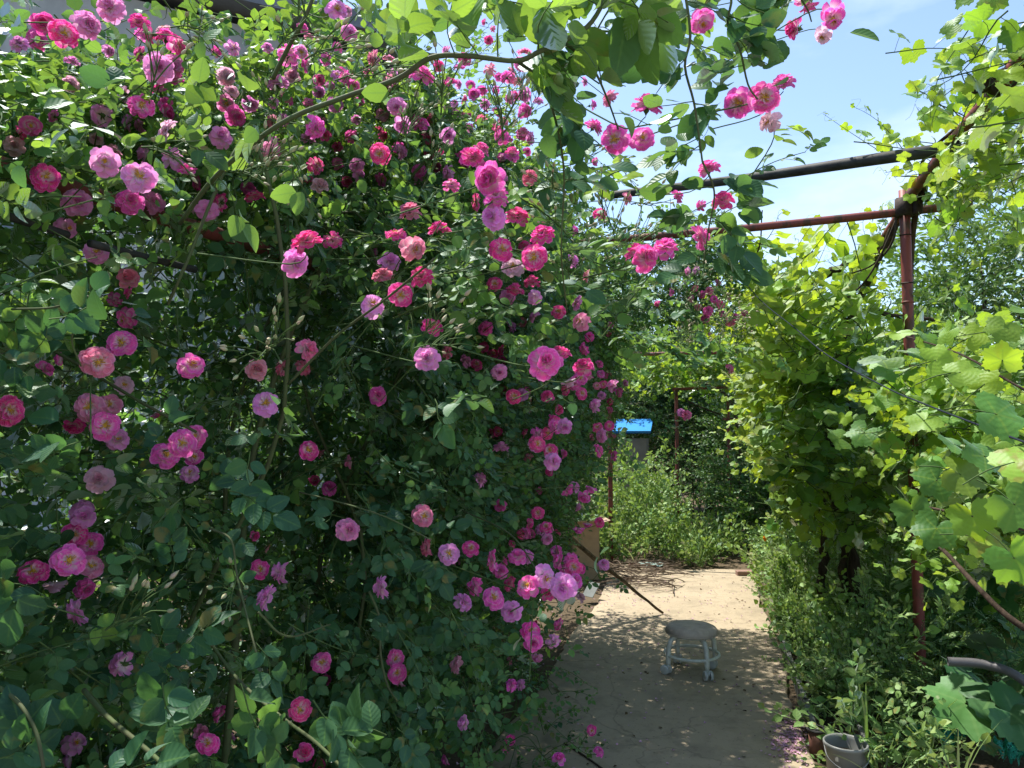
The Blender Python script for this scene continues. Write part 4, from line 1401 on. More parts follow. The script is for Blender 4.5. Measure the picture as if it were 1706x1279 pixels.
# back layer, right of the post
N = 620
pts = np.stack([rng.uniform(1.1, 3.4, N), rng.uniform(4.9, 8.6, N), .3 + 1.75 * rng.random(N)], 1)
dirs = rng.normal(0, .6, (N, 3)) + np.array([-.3, -.3, .1])
place_shoots(s, GS_LO, pts, nrm(dirs), np.array([-.2, -.3, 1.0]), np.clip(rng.normal(.2, .15, N), 0, 1), rng.uniform(.7, 1.1, N))
part('foliage', s.out(), [M['grape_leaf'], M['green_stem']], gmid)
for pts, rr in (([(1428, 1010, 5.0), (1420, 930, 5.0), (1395, 850, 5.05), (1380, 780, 5.1), (1390, 640, 5.2), (1430, 500, 5.1), (1480, 400, 4.6), (1515, 350, 4.3)], .04),
                ([(1412, 1000, 5.1), (1405, 920, 5.1), (1425, 840, 5.1), (1440, 760, 5.1), (1410, 620, 5.3), (1420, 470, 5.2), (1500, 365, 4.5)], .032),
                ([(1368, 985, 5.3), (1372, 900, 5.3), (1368, 800, 5.3), (1350, 700, 5.4), (1330, 560, 5.6)], .03),
                ([(1432, 900, 5.1), (1450, 850, 5.0), (1470, 790, 5.0), (1520, 720, 4.9)], .018),
                ([(1330, 480, 5.4), (1400, 445, 5.0), (1470, 400, 4.7), (1510, 352, 4.4)], .026),
                ([(1300, 505, 5.6), (1380, 500, 5.3), (1450, 520, 5.1), (1560, 530, 4.9)], .022)):
    pp = smooth_path([P(*q_) for q_ in pts], 36)
    pp += rng.normal(0, .008, pp.shape)
    part('trunk', tube(pp, np.linspace(rr, rr * .55, len(pp)) * (1 + .12 * np.sin(np.arange(len(pp)) * 1.9)), 9), M['vine_bark'], gmid)
for pts in ([(1500, 350, 4.2), (1470, 420, 4.3), (1440, 470, 4.4), (1405, 500, 4.6)], [(1495, 330, 4.2), (1488, 400, 4.2), (1455, 440, 4.4), (1420, 455, 4.5)], [(1222, 454, 5.0), (1262, 420, 4.8), (1270, 350, 4.6)]):
    pp = smooth_path([P(*q_) for q_ in pts], 16)
    part('dry_stem', tube(pp, np.linspace(.008, .004, len(pp)), 6), M['bark'], gmid)

# heap on the top rail
s = Soup()
N = 125
Yv = rng.uniform(2.3, 4.5, N)
pts = np.stack([1.12 + rng.normal(.10, .22, N), Yv, 2.78 + rng.normal(-.02, .11, N)], 1)
px_ = 853 + F * ((pts - CAM) @ RT) / ((pts - CAM) @ FWD)
py_ = 639.5 - F * ((pts - CAM) @ UPV) / ((pts - CAM) @ FWD)
ok = (px_ > 1500) & ~((px_ < 1570) & (py_ > 255))
pts = pts[ok]
N = len(pts)
dirs = np.stack([rng.normal(-.1, .7, N), rng.normal(-.2, .7, N), rng.normal(-.12, .28, N)], 1)
place_shoots(s, GS_HI, pts - nrm(dirs) * .3, nrm(dirs), nrm(rng.normal(0, .35, (N, 3)) + np.array([-.1, -.2, 1.0])), np.clip(rng.normal(.35, .25, N), 0, 1), rng.uniform(.7, 1.0, N))
for (x, y, d, a) in ((1640, 160, 2.9, 55), (1500, 240, 3.6, 120), (1480, 260, 3.6, 150), (1640, 330, 3.1, -40), (1600, 350, 3.3, -120), (1690, 320, 2.8, -70), (1560, 200, 3.4, 80)):
    p = P(x, y, d)
    dr = nrm(RT * math.cos(R(a)) + UPV * math.sin(R(a)))
    s.one(random.choice(GS_HI), frames(dr[None], nrm(ZU - FWD * .5)[None])[0] * .62, p - dr * .05, .4, random.random())
part('foliage', s.out(), [M['grape_leaf'], M['green_stem']], gtop)
for pts, rr in (([(1.10, 4.66, -.05), (1.105, 4.62, 1.0), (1.11, 4.62, 2.2), (1.14, 4.5, 2.76), (1.14, 3.8, 2.86), (1.1, 3.0, 2.86), (1.1, 2.3, 2.85)], .022), ([(1.16, 4.4, 2.75), (1.05, 4.0, 2.85), (1.2, 3.4, 2.9), (1.3, 2.6, 2.9)], .010)):
    pp = smooth_path(pts, 36)
    part('trunk', tube(pp, np.linspace(rr, rr * .5, len(pp)), 8), M['vine_bark'], gtop)

# near right mass
s = Soup()
N = 300
pts = np.stack([rng.uniform(.95, 2.0, N), rng.uniform(1.9, 4.2, N), rng.uniform(.65, 1.95, N)], 1)
px_ = 853 + F * ((pts - CAM) @ RT) / ((pts - CAM) @ FWD)
py_ = 639.5 - F * ((pts - CAM) @ UPV) / ((pts - CAM) @ FWD)
ok = (px_ > 1525) & (px_ < 1850) & (py_ > 520 + rng.uniform(0, 120, N)) & (py_ < 960)
pts = pts[ok]
N = len(pts)
dirs = np.stack([rng.normal(-.3, .6, N), rng.normal(-.2, .6, N), rng.normal(.15, .4, N)], 1)
place_shoots(s, GS_HI, pts - nrm(dirs) * .2, nrm(dirs), nrm(rng.normal(0, .3, (N, 3)) + np.array([-.35, -.3, 1.0])), np.clip(rng.normal(.28, .2, N), 0, 1), rng.uniform(.7, 1.0, N))
N = 420
pts = np.stack([rng.uniform(.85, 1.9, N), rng.uniform(3.3, 5.0, N), rng.uniform(.8, 2.05, N)], 1)
px_ = 853 + F * ((pts - CAM) @ RT) / ((pts - CAM) @ FWD)
py_ = 639.5 - F * ((pts - CAM) @ UPV) / ((pts - CAM) @ FWD)
ok = (px_ > 1345) & (px_ < 1760) & (py_ > 545 + rng.uniform(-40, 90, N) + .2 * np.abs(px_ - 1500)) & (py_ < 830 + rng.uniform(0, 120, N)) & ~((np.abs(px_ - 1512) < 45) & (py_ > 770))
pts = pts[ok]
N = len(pts)
dirs = np.stack([rng.normal(-.5, .5, N), rng.normal(-.3, .5, N), rng.normal(.1, .35, N)], 1)
place_shoots(s, GS_HI, pts - nrm(dirs) * .25, nrm(dirs), nrm(rng.normal(0, .3, (N, 3)) + np.array([-.35, -.25, 1.0])), np.clip(rng.normal(.25, .25, N), 0, 1), rng.uniform(.7, 1.0, N))
GLEAF = """1660 690 1.7 -20 .135 .2|1600 620 1.9 10 .10 .75|1690 840 1.7 -60 .13 .2|1590 740 2.0 150 .11 .15|1640 760 1.8 170 .12 .2|1560 800 2.1 -140 .12 .2|1620 860 1.9 -80 .12 .75|1690 770 1.6 30 .12 .8|1540 700 2.3 -150 .11 .5|1560 600 2.2 20 .11 .8|1470 600 3.0 -170 .17 .15|1500 555 3.0 10 .15 .85|1550 575 2.5 160 .12 .4|1640 640 2.0 60 .09 .9|1560 880 2.0 -120 .12 .15|1640 900 1.9 -20 .13 .85|1690 930 1.8 -70 .13 .2|1600 790 1.95 -30 .13 .6|1520 850 2.2 -80 .12 .2|1440 720 3.6 -130 .17 .15|1480 740 3.4 -60 .15 .2|1400 730 3.8 170 .15 .2|1620 560 2.4 40 .10 .8|1670 600 2.0 100 .10 .6"""
for ln in GLEAF.split("|"):
    x, y, d, a, sz, ag = map(float, ln.split())
    p = P(x, y, d)
    dr = nrm(RT * math.cos(R(a)) + UPV * math.sin(R(a)) * .8 - FWD * .3)
    zr = nrm(ZU * .75 + nrm(CAM - p) * .75 + np.array([r0.gauss(0, .25) for _ in range(3)]))
    s.one(r0.choice(GL_HI), frames(dr[None], zr[None])[0] * sz, p, ag, r0.random())
    e = p - dr * .09 + FWD * .03 - ZU * .02
    s.raw(tube(smooth_path([p, (p + e) / 2 + ZU * .008, e], 6), .0016, 4, 1, False))
part('foliage', s.out(), [M['grape_leaf'], M['green_stem']], gnear)
for pts, rr in (([(1780, 1090, 2.4), (1690, 1035, 2.5), (1640, 990, 2.6), (1585, 930, 2.8), (1560, 905, 3.0)], .012), ([(1790, 900, 2.0), (1700, 880, 2.0), (1620, 860, 2.1), (1520, 840, 2.4)], .006), ([(1800, 700, 2.0), (1690, 640, 2.1), (1600, 590, 2.3), (1510, 560, 2.6)], .004), ([(1830, 1300, 2.4), (1800, 1100, 2.4), (1790, 900, 2.0), (1800, 700, 2.0)], .016)):
    pp = smooth_path([P(*q_) for q_ in pts], 24)
    part('trunk', tube(pp, np.linspace(rr, rr * .6, len(pp)), 8), M['vine_bark'], gnear)

# canopy over the far arbour
gfar = thing('grapevine', 'shady vine canopy roofing the thin arbour past the end of the path', 'grapevine', (.35, 10.6, -.03), GG)
s = Soup()
N = 420
pts = np.stack([rng.uniform(-1.1, 1.7, N), rng.uniform(10.0, 12.8, N), 2.32 + rng.exponential(.25, N)], 1)
dirs = rng.normal(0, 1, (N, 3)) * [1, 1, .35] + [0, -.3, -.15]
place_shoots(s, GS_LO, pts, nrm(dirs), nrm(rng.normal(0, .3, (N, 3)) + ZU), np.clip(rng.normal(.25, .2, N), 0, 1), rng.uniform(.8, 1.2, N))
part('foliage', s.out(), [M['grape_leaf'], M['green_stem']], gfar)
for x_, y_ in ((.35, 10.6), (1.5, 11.5)):
    pp = smooth_path([(x_, y_, -.05), (x_ + .05, y_ - .05, 1.0), (x_ - .05, y_, 1.9), (x_ - .4, y_ - .3, 2.15)], 18)
    part('trunk', tube(pp, np.linspace(.028, .012, len(pp)), 8), M['vine_bark'], gfar)

# cable sagging from the pergola towards the camera
cb = smooth_path([P(1218, 440, 4.9), P(1264, 497, 4.3), P(1324, 546, 3.7), P(1378, 591, 3.2), P(1472, 643, 2.6), P(1533, 670, 2.25), P(1706, 736, 1.6), P(1900, 800, 1.2)], 40)
single('cable', tube(cb, .0026, 8), solid("blue_black_cable", (0.02, 0.026, 0.04), .85, .1, .2, 30), 'thin blue-black cable sagging across the grapevine leaves', 'cable')


# ------------------------------------------------------------------ herbs, weeds, shrubs, trees
def twig(seed, Ln=.3, nl=11, LL=.05, WW=.016, rows=4, droop=.3, sp=55, mi_stem=1):
    r = random.Random(seed * 3 + 1)
    s = Soup()
    t = np.linspace(0, 1, 5)
    pts = np.stack([Ln * t, .04 * Ln * np.sin(t * 5 + seed), -droop * Ln * t * t * .5], -1)
    s.raw(tube(pts, np.linspace(.0022, .001, 5), 3, mi_stem, False))
    for k in range(nl):
        u = min(1, .06 + .94 * k / (nl - 1))
        p = np.array([np.interp(u, t, pts[:, j]) for j in range(3)])
        a = k * 2.4 + r.uniform(-.4, .4)
        b = blade(LL * r.uniform(.7, 1.15) * (1.1 - .4 * u), WW * r.uniform(.8, 1.2), rows, .25, r.uniform(0, .6), 0, r.uniform(-.5, .5), .85, .8)
        m = rx(math.cos(a) * .8) @ rz(math.sin(a) * R(sp) * 1.25) @ ry(r.uniform(-.5, .5) - .25 * math.cos(a))
        s.one(b, m, p, .25 * u + r.uniform(-.05, .05), r.random())
    return s.out()


TW_S = [twig(i, .24, 13, .038, .020) for i in range(6)]             # small rounded leaves
TW_L = [twig(20 + i, .38, 15, .10, .026, droop=.5) for i in range(6)]   # peach-like lanceolate
TW_M = [twig(40 + i, .32, 13, .065, .034) for i in range(6)]
CUT = [compound(200 + i, 4, 3, .06, .035, .011, 48, 0, narrow=True) for i in range(6)]   # deeply cut leaves
SH_CUT = [shoot(300 + i, CUT, .22, 8, .2, .002, 1.0, .3, .05) for i in range(6)]


BRD = [compound(240 + i, 5, 1, .04, .045, .034, 60, .03) for i in range(5)]             # broad trifoliate leaves
SH_BRD = [shoot(330 + i, BRD, .22, 7, .2, .002, 1.0, .3, .05) for i in range(5)]


def upright(seed, comps, H=.5, nl=22, sc=1.0, bush=3):
    """upright herb: stems from the base, leaves all round"""
    r = random.Random(seed)
    s = Soup()
    for b in range(bush):
        a0 = r.uniform(0, 6.28)
        lean = r.uniform(.02, .22) if bush > 1 else .05
        h = H * r.uniform(.75, 1.05)
        t = np.linspace(0, 1, 7)
        pts = np.stack([math.cos(a0) * lean * h * t ** 1.4, math.sin(a0) * lean * h * t ** 1.4, h * t], -1)
        s.raw(tube(pts, np.linspace(.0035, .0015, 7), 5, 1, False))
        for k in range(nl):
            u = .12 + .88 * k / (nl - 1)
            p = np.array([np.interp(u, t, pts[:, j]) for j in range(3)])
            a = k * 2.4 + r.uniform(-.3, .3)
            el = R(12 + 50 * u + r.uniform(-20, 20))
            dr = np.array([math.cos(a) * math.cos(el), math.sin(a) * math.cos(el), math.sin(el)])
            zr = np.array([0, 0, 1.0]) + np.array([r.gauss(0, .2) for _ in range(3)])
            s.one(r.choice(comps), frames(dr[None], zr[None])[0] * sc * r.uniform(.75, 1.2) * (1.1 - .45 * u), p, .22 + .4 * u * u + r.uniform(-.15, .15), r.random())
    return s.out()


def crown(n, c, rad, twigs, up=.3, age=(.25, .15), sc=(.8, 1.2), shell=.55, lumps=5, seed=0):
    """leaf twigs through an uneven crown"""
    g = np.random.default_rng(seed + 77)
    c, rad = np.asarray(c, float), np.asarray(rad, float)
    lc = nrm(g.normal(0, 1, (lumps, 3))) * g.uniform(.35, .75, (lumps, 1))
    lc[0] *= .2
    k = g.integers(0, lumps, n)
    u = nrm(g.normal(0, 1, (n, 3))) * (g.random((n, 1)) ** (shell)) * g.uniform(.40, .62, lumps)[k][:, None]
    q_ = lc[k] + u
    pos = c + q_ * rad
    d_ = nrm(nrm(u) * .8 + q_ * .4 + g.normal(0, .45, (n, 3)) + np.array([0, 0, up]))
    s = Soup()
    N = n
    which = g.integers(0, len(twigs), N)
    Rm = frames(d_, np.array([0, 0, 1.0]), g.normal(0, .5, N)) * g.uniform(sc[0], sc[1], N)[:, None, None]
    ag = np.clip(g.normal(age[0], age[1], N), 0, 1)
    rn = g.random(N)
    for i in range(len(twigs)):
        m = which == i
        s.inst(twigs[i], Rm[m], pos[m], ag[m], rn[m])
    return s.out(), c + lc * rad


def tree(name, label, base, h, rad, n, twigs, cat='tree', group=None, trunk_r=.08, age=(.25, .15), zc=None, seed=0, sc=(.9, 1.4), lumps=7):
    base = np.asarray(base, float)
    zc = h * .62 if zc is None else zc
    o = thing(name, label, cat, tuple(base), group)
    t, lc = crown(n, base + [0, 0, zc], rad, twigs, seed=seed, age=age, sc=sc, lumps=lumps)
    part('crown', t, [M['tree_leaf'], M['green_stem']], o)
    top = base + [0, 0, zc * .75]
    pp = smooth_path([base + [0, 0, -.1], base + [.03, .02, zc * .4], top], 10)
    part('trunk', tube(pp, np.linspace(trunk_r, trunk_r * .6, len(pp)), 8), M['bark'], o)
    for i, q_ in enumerate(lc):
        st = base + [0, 0, zc * (.4 + .07 * (i % 5))]
        pp = smooth_path([st, (st + q_) / 2 + [0, 0, .1], q_], 8)
        part('limb', tube(pp, np.linspace(trunk_r * .45, trunk_r * .12, len(pp)), 6), M['bark'], o)
    return o


# peach trees at right, beyond the post
GT = 'trees at the right of the garden'
tree('peach_tree', 'bright green narrow-leaved tree rising at the right edge behind the grapevine', P(1650, 640, 8.0) * [1, 1, 0], 3.9, (1.3, 1.2, 1.5), 480, TW_L, 'tree', GT, .07, (.55, .2), 2.6, 1)
tree('peach_tree', 'smaller feathery tree just right of the red post against the sky', P(1560, 640, 9.5) * [1, 1, 0], 3.6, (.9, .9, 1.4), 300, TW_L, 'tree', GT, .06, (.6, .2), 2.55, 2)
tree('peach_tree', 'wide leafy tree behind the far grapevine right of the post', P(1790, 640, 10.5) * [1, 1, 0], 4.2, (1.7, 1.4, 1.7), 460, TW_L, 'tree', GT, .09, (.45, .2), 2.7, 3)
# dark trees beyond the end of the path
GD = 'trees beyond the end of the path'
tree('shade_tree', 'dark leafy tree behind the blue roof beyond the left post', P(1040, 640, 15) * [1, 1, 0], 3.9, (1.7, 1.5, 1.75), 1500, TW_M, 'tree', GD, .1, (.25, .14), 2.3, 4)
tree('shade_tree', 'deep green tree filling the dark gap between the two thin posts', P(1180, 640, 14.5) * [1, 1, 0], 3.8, (1.9, 1.5, 1.8), 1700, TW_M, 'tree', GD, .1, (.06, .08), 1.95, 5)
tree('shade_tree', 'tree half hidden behind the yellow-green grapevine at the end of the path', P(1330, 640, 15) * [1, 1, 0], 4.0, (2.0, 1.6, 1.9), 1500, TW_M, 'tree', GD, .1, (.25, .14), 2.2, 6)
tree('shade_tree', 'low dense tree behind the second thin post at the end of the path', P(1260, 640, 12.6) * [1, 1, 0], 2.3, (1.3, .9, 1.25), 1100, TW_M, 'tree', GD, .07, (.02, .06), 1.2, 7)
GF = 'far row of trees beyond the garden'
for i, (x, h, lb) in enumerate(((900, 5.0, 'tall tree far behind the rose hedge, its top just above the roses'), (1060, 4.6, 'far tree behind the blue-roofed shed'), (1230, 5.0, 'far tree between the arbour posts, deep in the garden'), (1400, 5.2, 'far tree above the grapevine trunks'), (1560, 4.6, 'far tree behind the red pergola post'), (1740, 4.8, 'far tree at the right edge behind the feathery peach trees'))):
    tree('shade_tree', lb, P(x, 640, 21) * [1, 1, 0], h, (2.5, 2.0, h * .52), 900, TW_M, 'tree', GF, .12, (.15, .12), h * .48, 40 + i, sc=(1.5, 2.2))
GR = 'bushes behind the grapevine at the right'
for i, (x, y, h, lb) in enumerate(((1.9, 9.6, 1.9, 'dark bush behind the twisted grapevine trunks'), (3.2, 9.0, 2.2, 'bush behind the red post in the middle of the garden'), (4.4, 7.8, 2.2, 'bush behind the big-leaved squash at the right'), (3.6, 6.2, 1.8, 'low bush behind the grey pipe at the right edge'), (.9, 10.2, 1.5, 'low bush at the right corner of the path end'), (-2.5, 7.6, 1.7, 'bush behind the cardboard box, left of the path end'))):
    tree('garden_bush', lb, (x, y, 0), h, (1.0, .9, h * .52), 620, TW_M, 'bush', GR, .04, (.18, .12), h * .5, 60 + i)
# garden behind the rose hedge, seen as bright specks through it
GB = 'bushes behind the rose hedge'
LBK = ['sunlit bush behind the near rose hedge at the left edge', 'sunlit bush behind the hedge below the house gable', 'sunlit bush behind the dark hollow of the rose hedge', 'sunlit bush behind the hedge under the grey eave', 'sunlit bush behind the far part of the rose hedge']
for i, (x, y, h) in enumerate(((-3.9, 1.6, 2.2), (-4.1, 3.6, 2.6), (-3.9, 5.6, 2.5), (-3.8, 8.4, 3.0), (-3.3, 11.0, 3.0))):
    tree('garden_bush', LBK[i], (x, y, 0), h, (.9, 1.1, h * .5), 380, TW_M, 'bush', GB, .04, (.6, .15), h * .52, 20 + i)

GRS = []
for i in range(5):
    g_ = Soup()
    for k in range(7):
        b_ = blade(random.uniform(.6, 1.0), .022, 7, .3, random.uniform(.2, 1.1), 0, random.uniform(-.6, .6), .8, .7)
        m_ = rz(random.uniform(0, 6.28)) @ ry(-R(random.uniform(55, 85)))
        g_.one(b_, m_, (random.uniform(-.03, .03), random.uniform(-.03, .03), 0), random.uniform(.1, .6), random.random())
    GRS.append(g_.out())
DEAD = tube(smooth_path([(0, 0, 0), (.02, .01, .4), (.05, -.02, .8), (.12, .0, 1.0)], 8), .004, 4, 1, False)


def grass_in(s, n, xr, yr, h):
    for k in range(n):
        p = np.array([r0.uniform(*xr), r0.uniform(*yr), -.03])
        s.one(r0.choice(GRS), rz(r0.uniform(0, 6.28)) * h * r0.uniform(.5, 1.6), p, r0.uniform(0, .3), r0.random())
        if r0.random() < .3:
            s.one(DEAD, rz(r0.uniform(0, 6.28)) @ rx(r0.gauss(0, .25)) * h * r0.uniform(1, 2), p)


# weeds at the end of the path: sunlit mass
s = Soup()
for k in range(330):
    x, y = r0.uniform(-2.4, .40), r0.uniform(8.65, 11.2)
    hgt = .25 + .6 * r0.random() ** 1.4 + .62 * (x < -.5) - .12 * (y < 9.2)
    if x > -.45:
        hgt *= .34
        if r0.random() < .45:
            continue
    if -1.35 < x < -.9 and y < 9.1:
        hgt *= .35
    s.one(r0.choice(TW_S), np.eye(3), (0, 0, -50), 0, 0) if False else None
    base = np.array([x, y, -.03])
    for j in range(5):
        st = base + [r0.gauss(0, .05), r0.gauss(0, .05), hgt * (.1 + .17 * j)]
        dr = nrm(np.array([r0.gauss(0, .55), r0.gauss(-.15, .5), r0.uniform(.4, 1)]))
        s.one(r0.choice(TW_S + TW_M), frames(dr[None], nrm(np.array([r0.gauss(0, .5), r0.gauss(-.4, .5), .9]))[None])[0] * r0.uniform(.7, 1.5), st, r0.uniform(.25, .85), r0.random())
grass_in(s, 90, (-2.2, .1), (8.6, 11), .42)
single('weeds', s.out(), [M['weed_leaf'], M['green_stem']], 'sunlit tangle of pale green weeds where the concrete path ends', 'weeds', kind='stuff')
# willow-like sapling by the thin post
o = thing('sapling', 'feathery pale sapling leaning over the weeds by the first thin post', 'sapling', tuple(G(1150, 915)))
b = G(1150, 915)
s = Soup()
for k in range(60):
    u = r0.uniform(.25, 1)
    p = b + [r0.gauss(0, .16) * u, r0.gauss(0, .16), 1.25 * u]
    dr = nrm(np.array([r0.gauss(.2, .7), r0.gauss(-.2, .6), r0.uniform(.1, .8)]))
    s.one(r0.choice(TW_S), frames(dr[None], ZU[None])[0] * r0.uniform(.8, 1.3), p, r0.uniform(.4, .8), r0.random())
part('foliage', s.out(), [M['weed_leaf'], M['green_stem']], o)
part('stem', tube(smooth_path([b, b + [.05, 0, .6], b + [.02, -.05, 1.3]], 10), np.linspace(.012, .004, 11)[:len(smooth_path([b, b + [.05, 0, .6], b + [.02, -.05, 1.3]], 10))], 6), M['bark'], o)

# undergrowth on the right of the path (one mass), from the planters back to the vines
s = Soup()
for k in range(1150):
    y = r0.uniform(3.3, 9.6)
    x = .56 + r0.random() ** 1.2 * 3.6
    hgt = (.16 + .34 * r0.random()) * (1 + .25 * (x > .9))
    if y < 3.62 or (y < 4.0 and x > .8):
        continue
    base = np.array([x, y, -.03])
    for j in range(4):
        st = base + [r0.gauss(0, .06), r0.gauss(0, .06), hgt * (.05 + .25 * j)]
        dr = nrm(np.array([r0.gauss(-.1, .6), r0.gauss(-.2, .6), r0.uniform(.2, 1)]))
        s.one(r0.choice(TW_S + SH_CUT + SH_CUT if x > 1.0 else TW_M + TW_S + SH_BRD), frames(dr[None], nrm(np.array([r0.gauss(0, .4), r0.gauss(-.3, .4), 1]))[None])[0] * r0.uniform(.7, 1.25), st, r0.uniform(.15, .75), r0.random())
grass_in(s, 110, (.6, 3.2), (3.3, 8.5), .38)
single('undergrowth', s.out(), [M['weed_leaf'], M['green_stem']], 'low green undergrowth of mixed herbs between the path and the grapevine', 'undergrowth', kind='stuff')

# bushy herbs in a row along the path edge (individual clumps)
HB = [upright(500 + i, CUT, .42, 18, 1.0, 7) for i in range(2)] + [upright(510 + i, [twig(600 + i * 9 + j, .08, 5, .04, .026) for j in range(3)], .40, 16, 1.0, 7) for i in range(2)]
HBM = [mesh_from('herb_clump', h, [M['weed_leaf'], M['green_stem']]) for h in HB]
HL = [(.54, 4.25, 0, .9, 'dark feathery herb clump in the planter nearest the camera'), (.52, 4.75, 2, 1.0, 'leafy herb clump level with the stool at the path edge'), (.52, 5.3, 0, 1.1, 'feathery herb clump just behind the stool beside the path'),
      (.53, 5.9, 2, 1.25, 'bright leafy herb clump bulging over the path edge'), (.55, 6.5, 3, 1.3, 'tall leafy herb clump where the path is in full sun'), (.56, 7.1, 1, 1.3, 'feathery herb clump by the sunny end of the path'), (.62, 7.7, 2, 1.4, 'last leafy herb clump before the weeds at the path end')]
for x, y, k, sc, lb in HL:
    o = bpy.data.objects.new('herb_clump', HBM[k])
    COL.objects.link(o)
    o.location = (x, y, -.03)
    o.rotation_euler = (0, 0, r0.uniform(0, 6))
    o.scale = (sc, sc, sc)
    o['label'] = lb
    o['category'] = 'herb'
    o['group'] = 'herb clumps along the path edge'
# marigold: one orange-yellow flower in the row
mg = thing('marigold', 'small orange marigold among the herbs by the sunny end of the path', 'flower', tuple(P(1277, 900, 7.6) * [1, 1, 0]))
mp_ = P(1277, 897, 7.6)
part('stem', tube(smooth_path([mp_ * [1, 1, 0], mp_ * [1, 1, .6] + [.02, 0, 0], mp_], 8), .004, 5), M['green_stem'], mg)
MO = solid("marigold_orange", (.85, .36, .02), .7, .2, .2, 90)
mo = bpy.data.objects.new('bloom', mesh_from('bloom', bloom_mesh('full', 99), [MO]))
COL.objects.link(mo)
mo.parent = mg
mm = Matrix(np.stack([RT, ZU, -FWD], -1).tolist()).to_4x4() @ Matrix.Scale(.07, 4)
mm.translation = Vector(mp_ - np.array(mg.location))
mo.matrix_local = mm

# mugworts around the near post and in the foreground bed
MW = [upright(700 + i, [compound(720 + i * 5 + j, 5, 3, .075, .058, .024, 38, 0, narrow=True) for j in range(4)], .62, 17, 1.0, 1 + (i % 2)) for i in range(4)]
MWM = [mesh_from('mugwort', h, [M['weed_leaf'], M['green_stem']]) for h in MW]
ML = [(1480, 1215, .95, 'tall mugwort with cut leaves in front of the red post foot'), (1420, 1165, .75, 'mugwort standing left of the red post behind the bucket'), (1385, 1195, .6, 'short mugwort behind the slim pot at the path edge'), (1550, 1225, .85, 'mugwort just right of the red post foot'),
      (1450, 1240, .6, 'pale mugwort just right of the plastic bucket'), (1510, 1260, .42, 'low mugwort at the bottom edge below the red post'), (1430, 1130, .8, 'dark mugwort in the shade behind the planters'), (1475, 1120, 1.0, 'tall mugwort leaning near the middle of the red post'),
      (1590, 1262, .36, 'small mugwort seedling beside the turquoise netting'), (1530, 1278, .34, 'small mugwort seedling between the bucket and the netting'), (1370, 1160, .55, 'mugwort beside the grey planter rim'),
      (1455, 1175, .85, 'sunlit mugwort between the bucket and the red post'), (1425, 1205, .55, 'bright mugwort rising just behind the bucket'), (1500, 1190, .9, 'bushy mugwort covering the foot of the red post'), (1350, 1120, .6, 'mugwort crowding the second planter from the bucket'),
      (1620, 1190, .6, 'mugwort under the squash leaves at the right'), (1470, 1278, .5, 'pale mugwort cut by the bottom edge right of the bucket')]
for i, (x, y, sc, lb) in enumerate(ML):
    o = bpy.data.objects.new('mugwort', MWM[i % 4])
    COL.objects.link(o)
    g = G(x, min(y + 6, 1290))
    o.location = (g[0], g[1], -.035)
    o.rotation_euler = (r0.uniform(-.1, .1), r0.uniform(-.1, .1), r0.uniform(0, 6))
    sc *= 1.3
    o.scale = (sc, sc, sc)
    o['label'] = lb
    o['category'] = 'weed'
    o['group'] = 'mugwort plants in the bed at the right'


# big-leaved plants
def big_plant(name, label, base, leaves, cat, group=None):
    o = thing(name, label, cat, tuple(base), group)
    for (tip, a, sz, ag) in leaves:
        s_ = Soup()
        dr = nrm(RT * math.cos(R(a)) + UPV * math.sin(R(a)) * .6 - FWD * .35)
        zr = nrm(ZU * .9 + nrm(CAM - tip) * .5 + np.array([r0.gauss(0, .2) for _ in range(3)]))
        s_.one(r0.choice(GL_HI), frames(dr[None], zr[None])[0] * sz, tip, ag, r0.random())
        pp = smooth_path([np.asarray(base), (np.asarray(base) + tip) / 2 + [0, 0, .12], tip], 8)
        s_.raw(tube(pp, np.linspace(.007, .004, len(pp)), 6, 1, False))
        part('leaf', s_.out(), [M['big_leaf'], M['green_stem']], o)
    return o


big_plant('squash_plant', 'squash plant with one broad pale grey-green leaf near the turquoise netting', G(1600, 1230), [(P(1610, 1172, 3.3), 200, .33, .45), (P(1640, 1235, 3.3), -30, .13, .3), (P(1570, 1200, 3.5), 150, .14, .6)], 'squash plant', 'big-leaved plants at the right edge')
big_plant('squash_plant', 'dark big-leaved squash plant shading the right edge below the grey pipe', G(1680, 1235), [(P(1650, 1165, 3.2), 10, .30, .0), (P(1700, 1130, 3.3), 60, .28, .05), (P(1690, 1190, 3.1), -40, .30, .0), (P(1610, 1120, 3.5), 150, .24, .05), (P(1640, 1070, 3.8), 120, .26, .1)], 'squash plant', 'big-leaved plants at the right edge')
big_plant('squash_plant', 'leafy squash plant climbing behind the grey pipe right of the post', G(1640, 1130), [(P(1600, 1040, 4.2), 150, .30, .15), (P(1650, 1000, 4.2), 60, .32, .2), (P(1690, 1040, 4.0), -20, .30, .1), (P(1580, 990, 4.4), 170, .28, .05), (P(1625, 960, 4.4), 100, .28, .1), (P(1690, 970, 4.2), 20, .3, .1), (P(1560, 1060, 4.4), -160, .26, .05), (P(1670, 1080, 4.0), -90, .28, .05)], 'squash plant', 'big-leaved plants at the right edge')

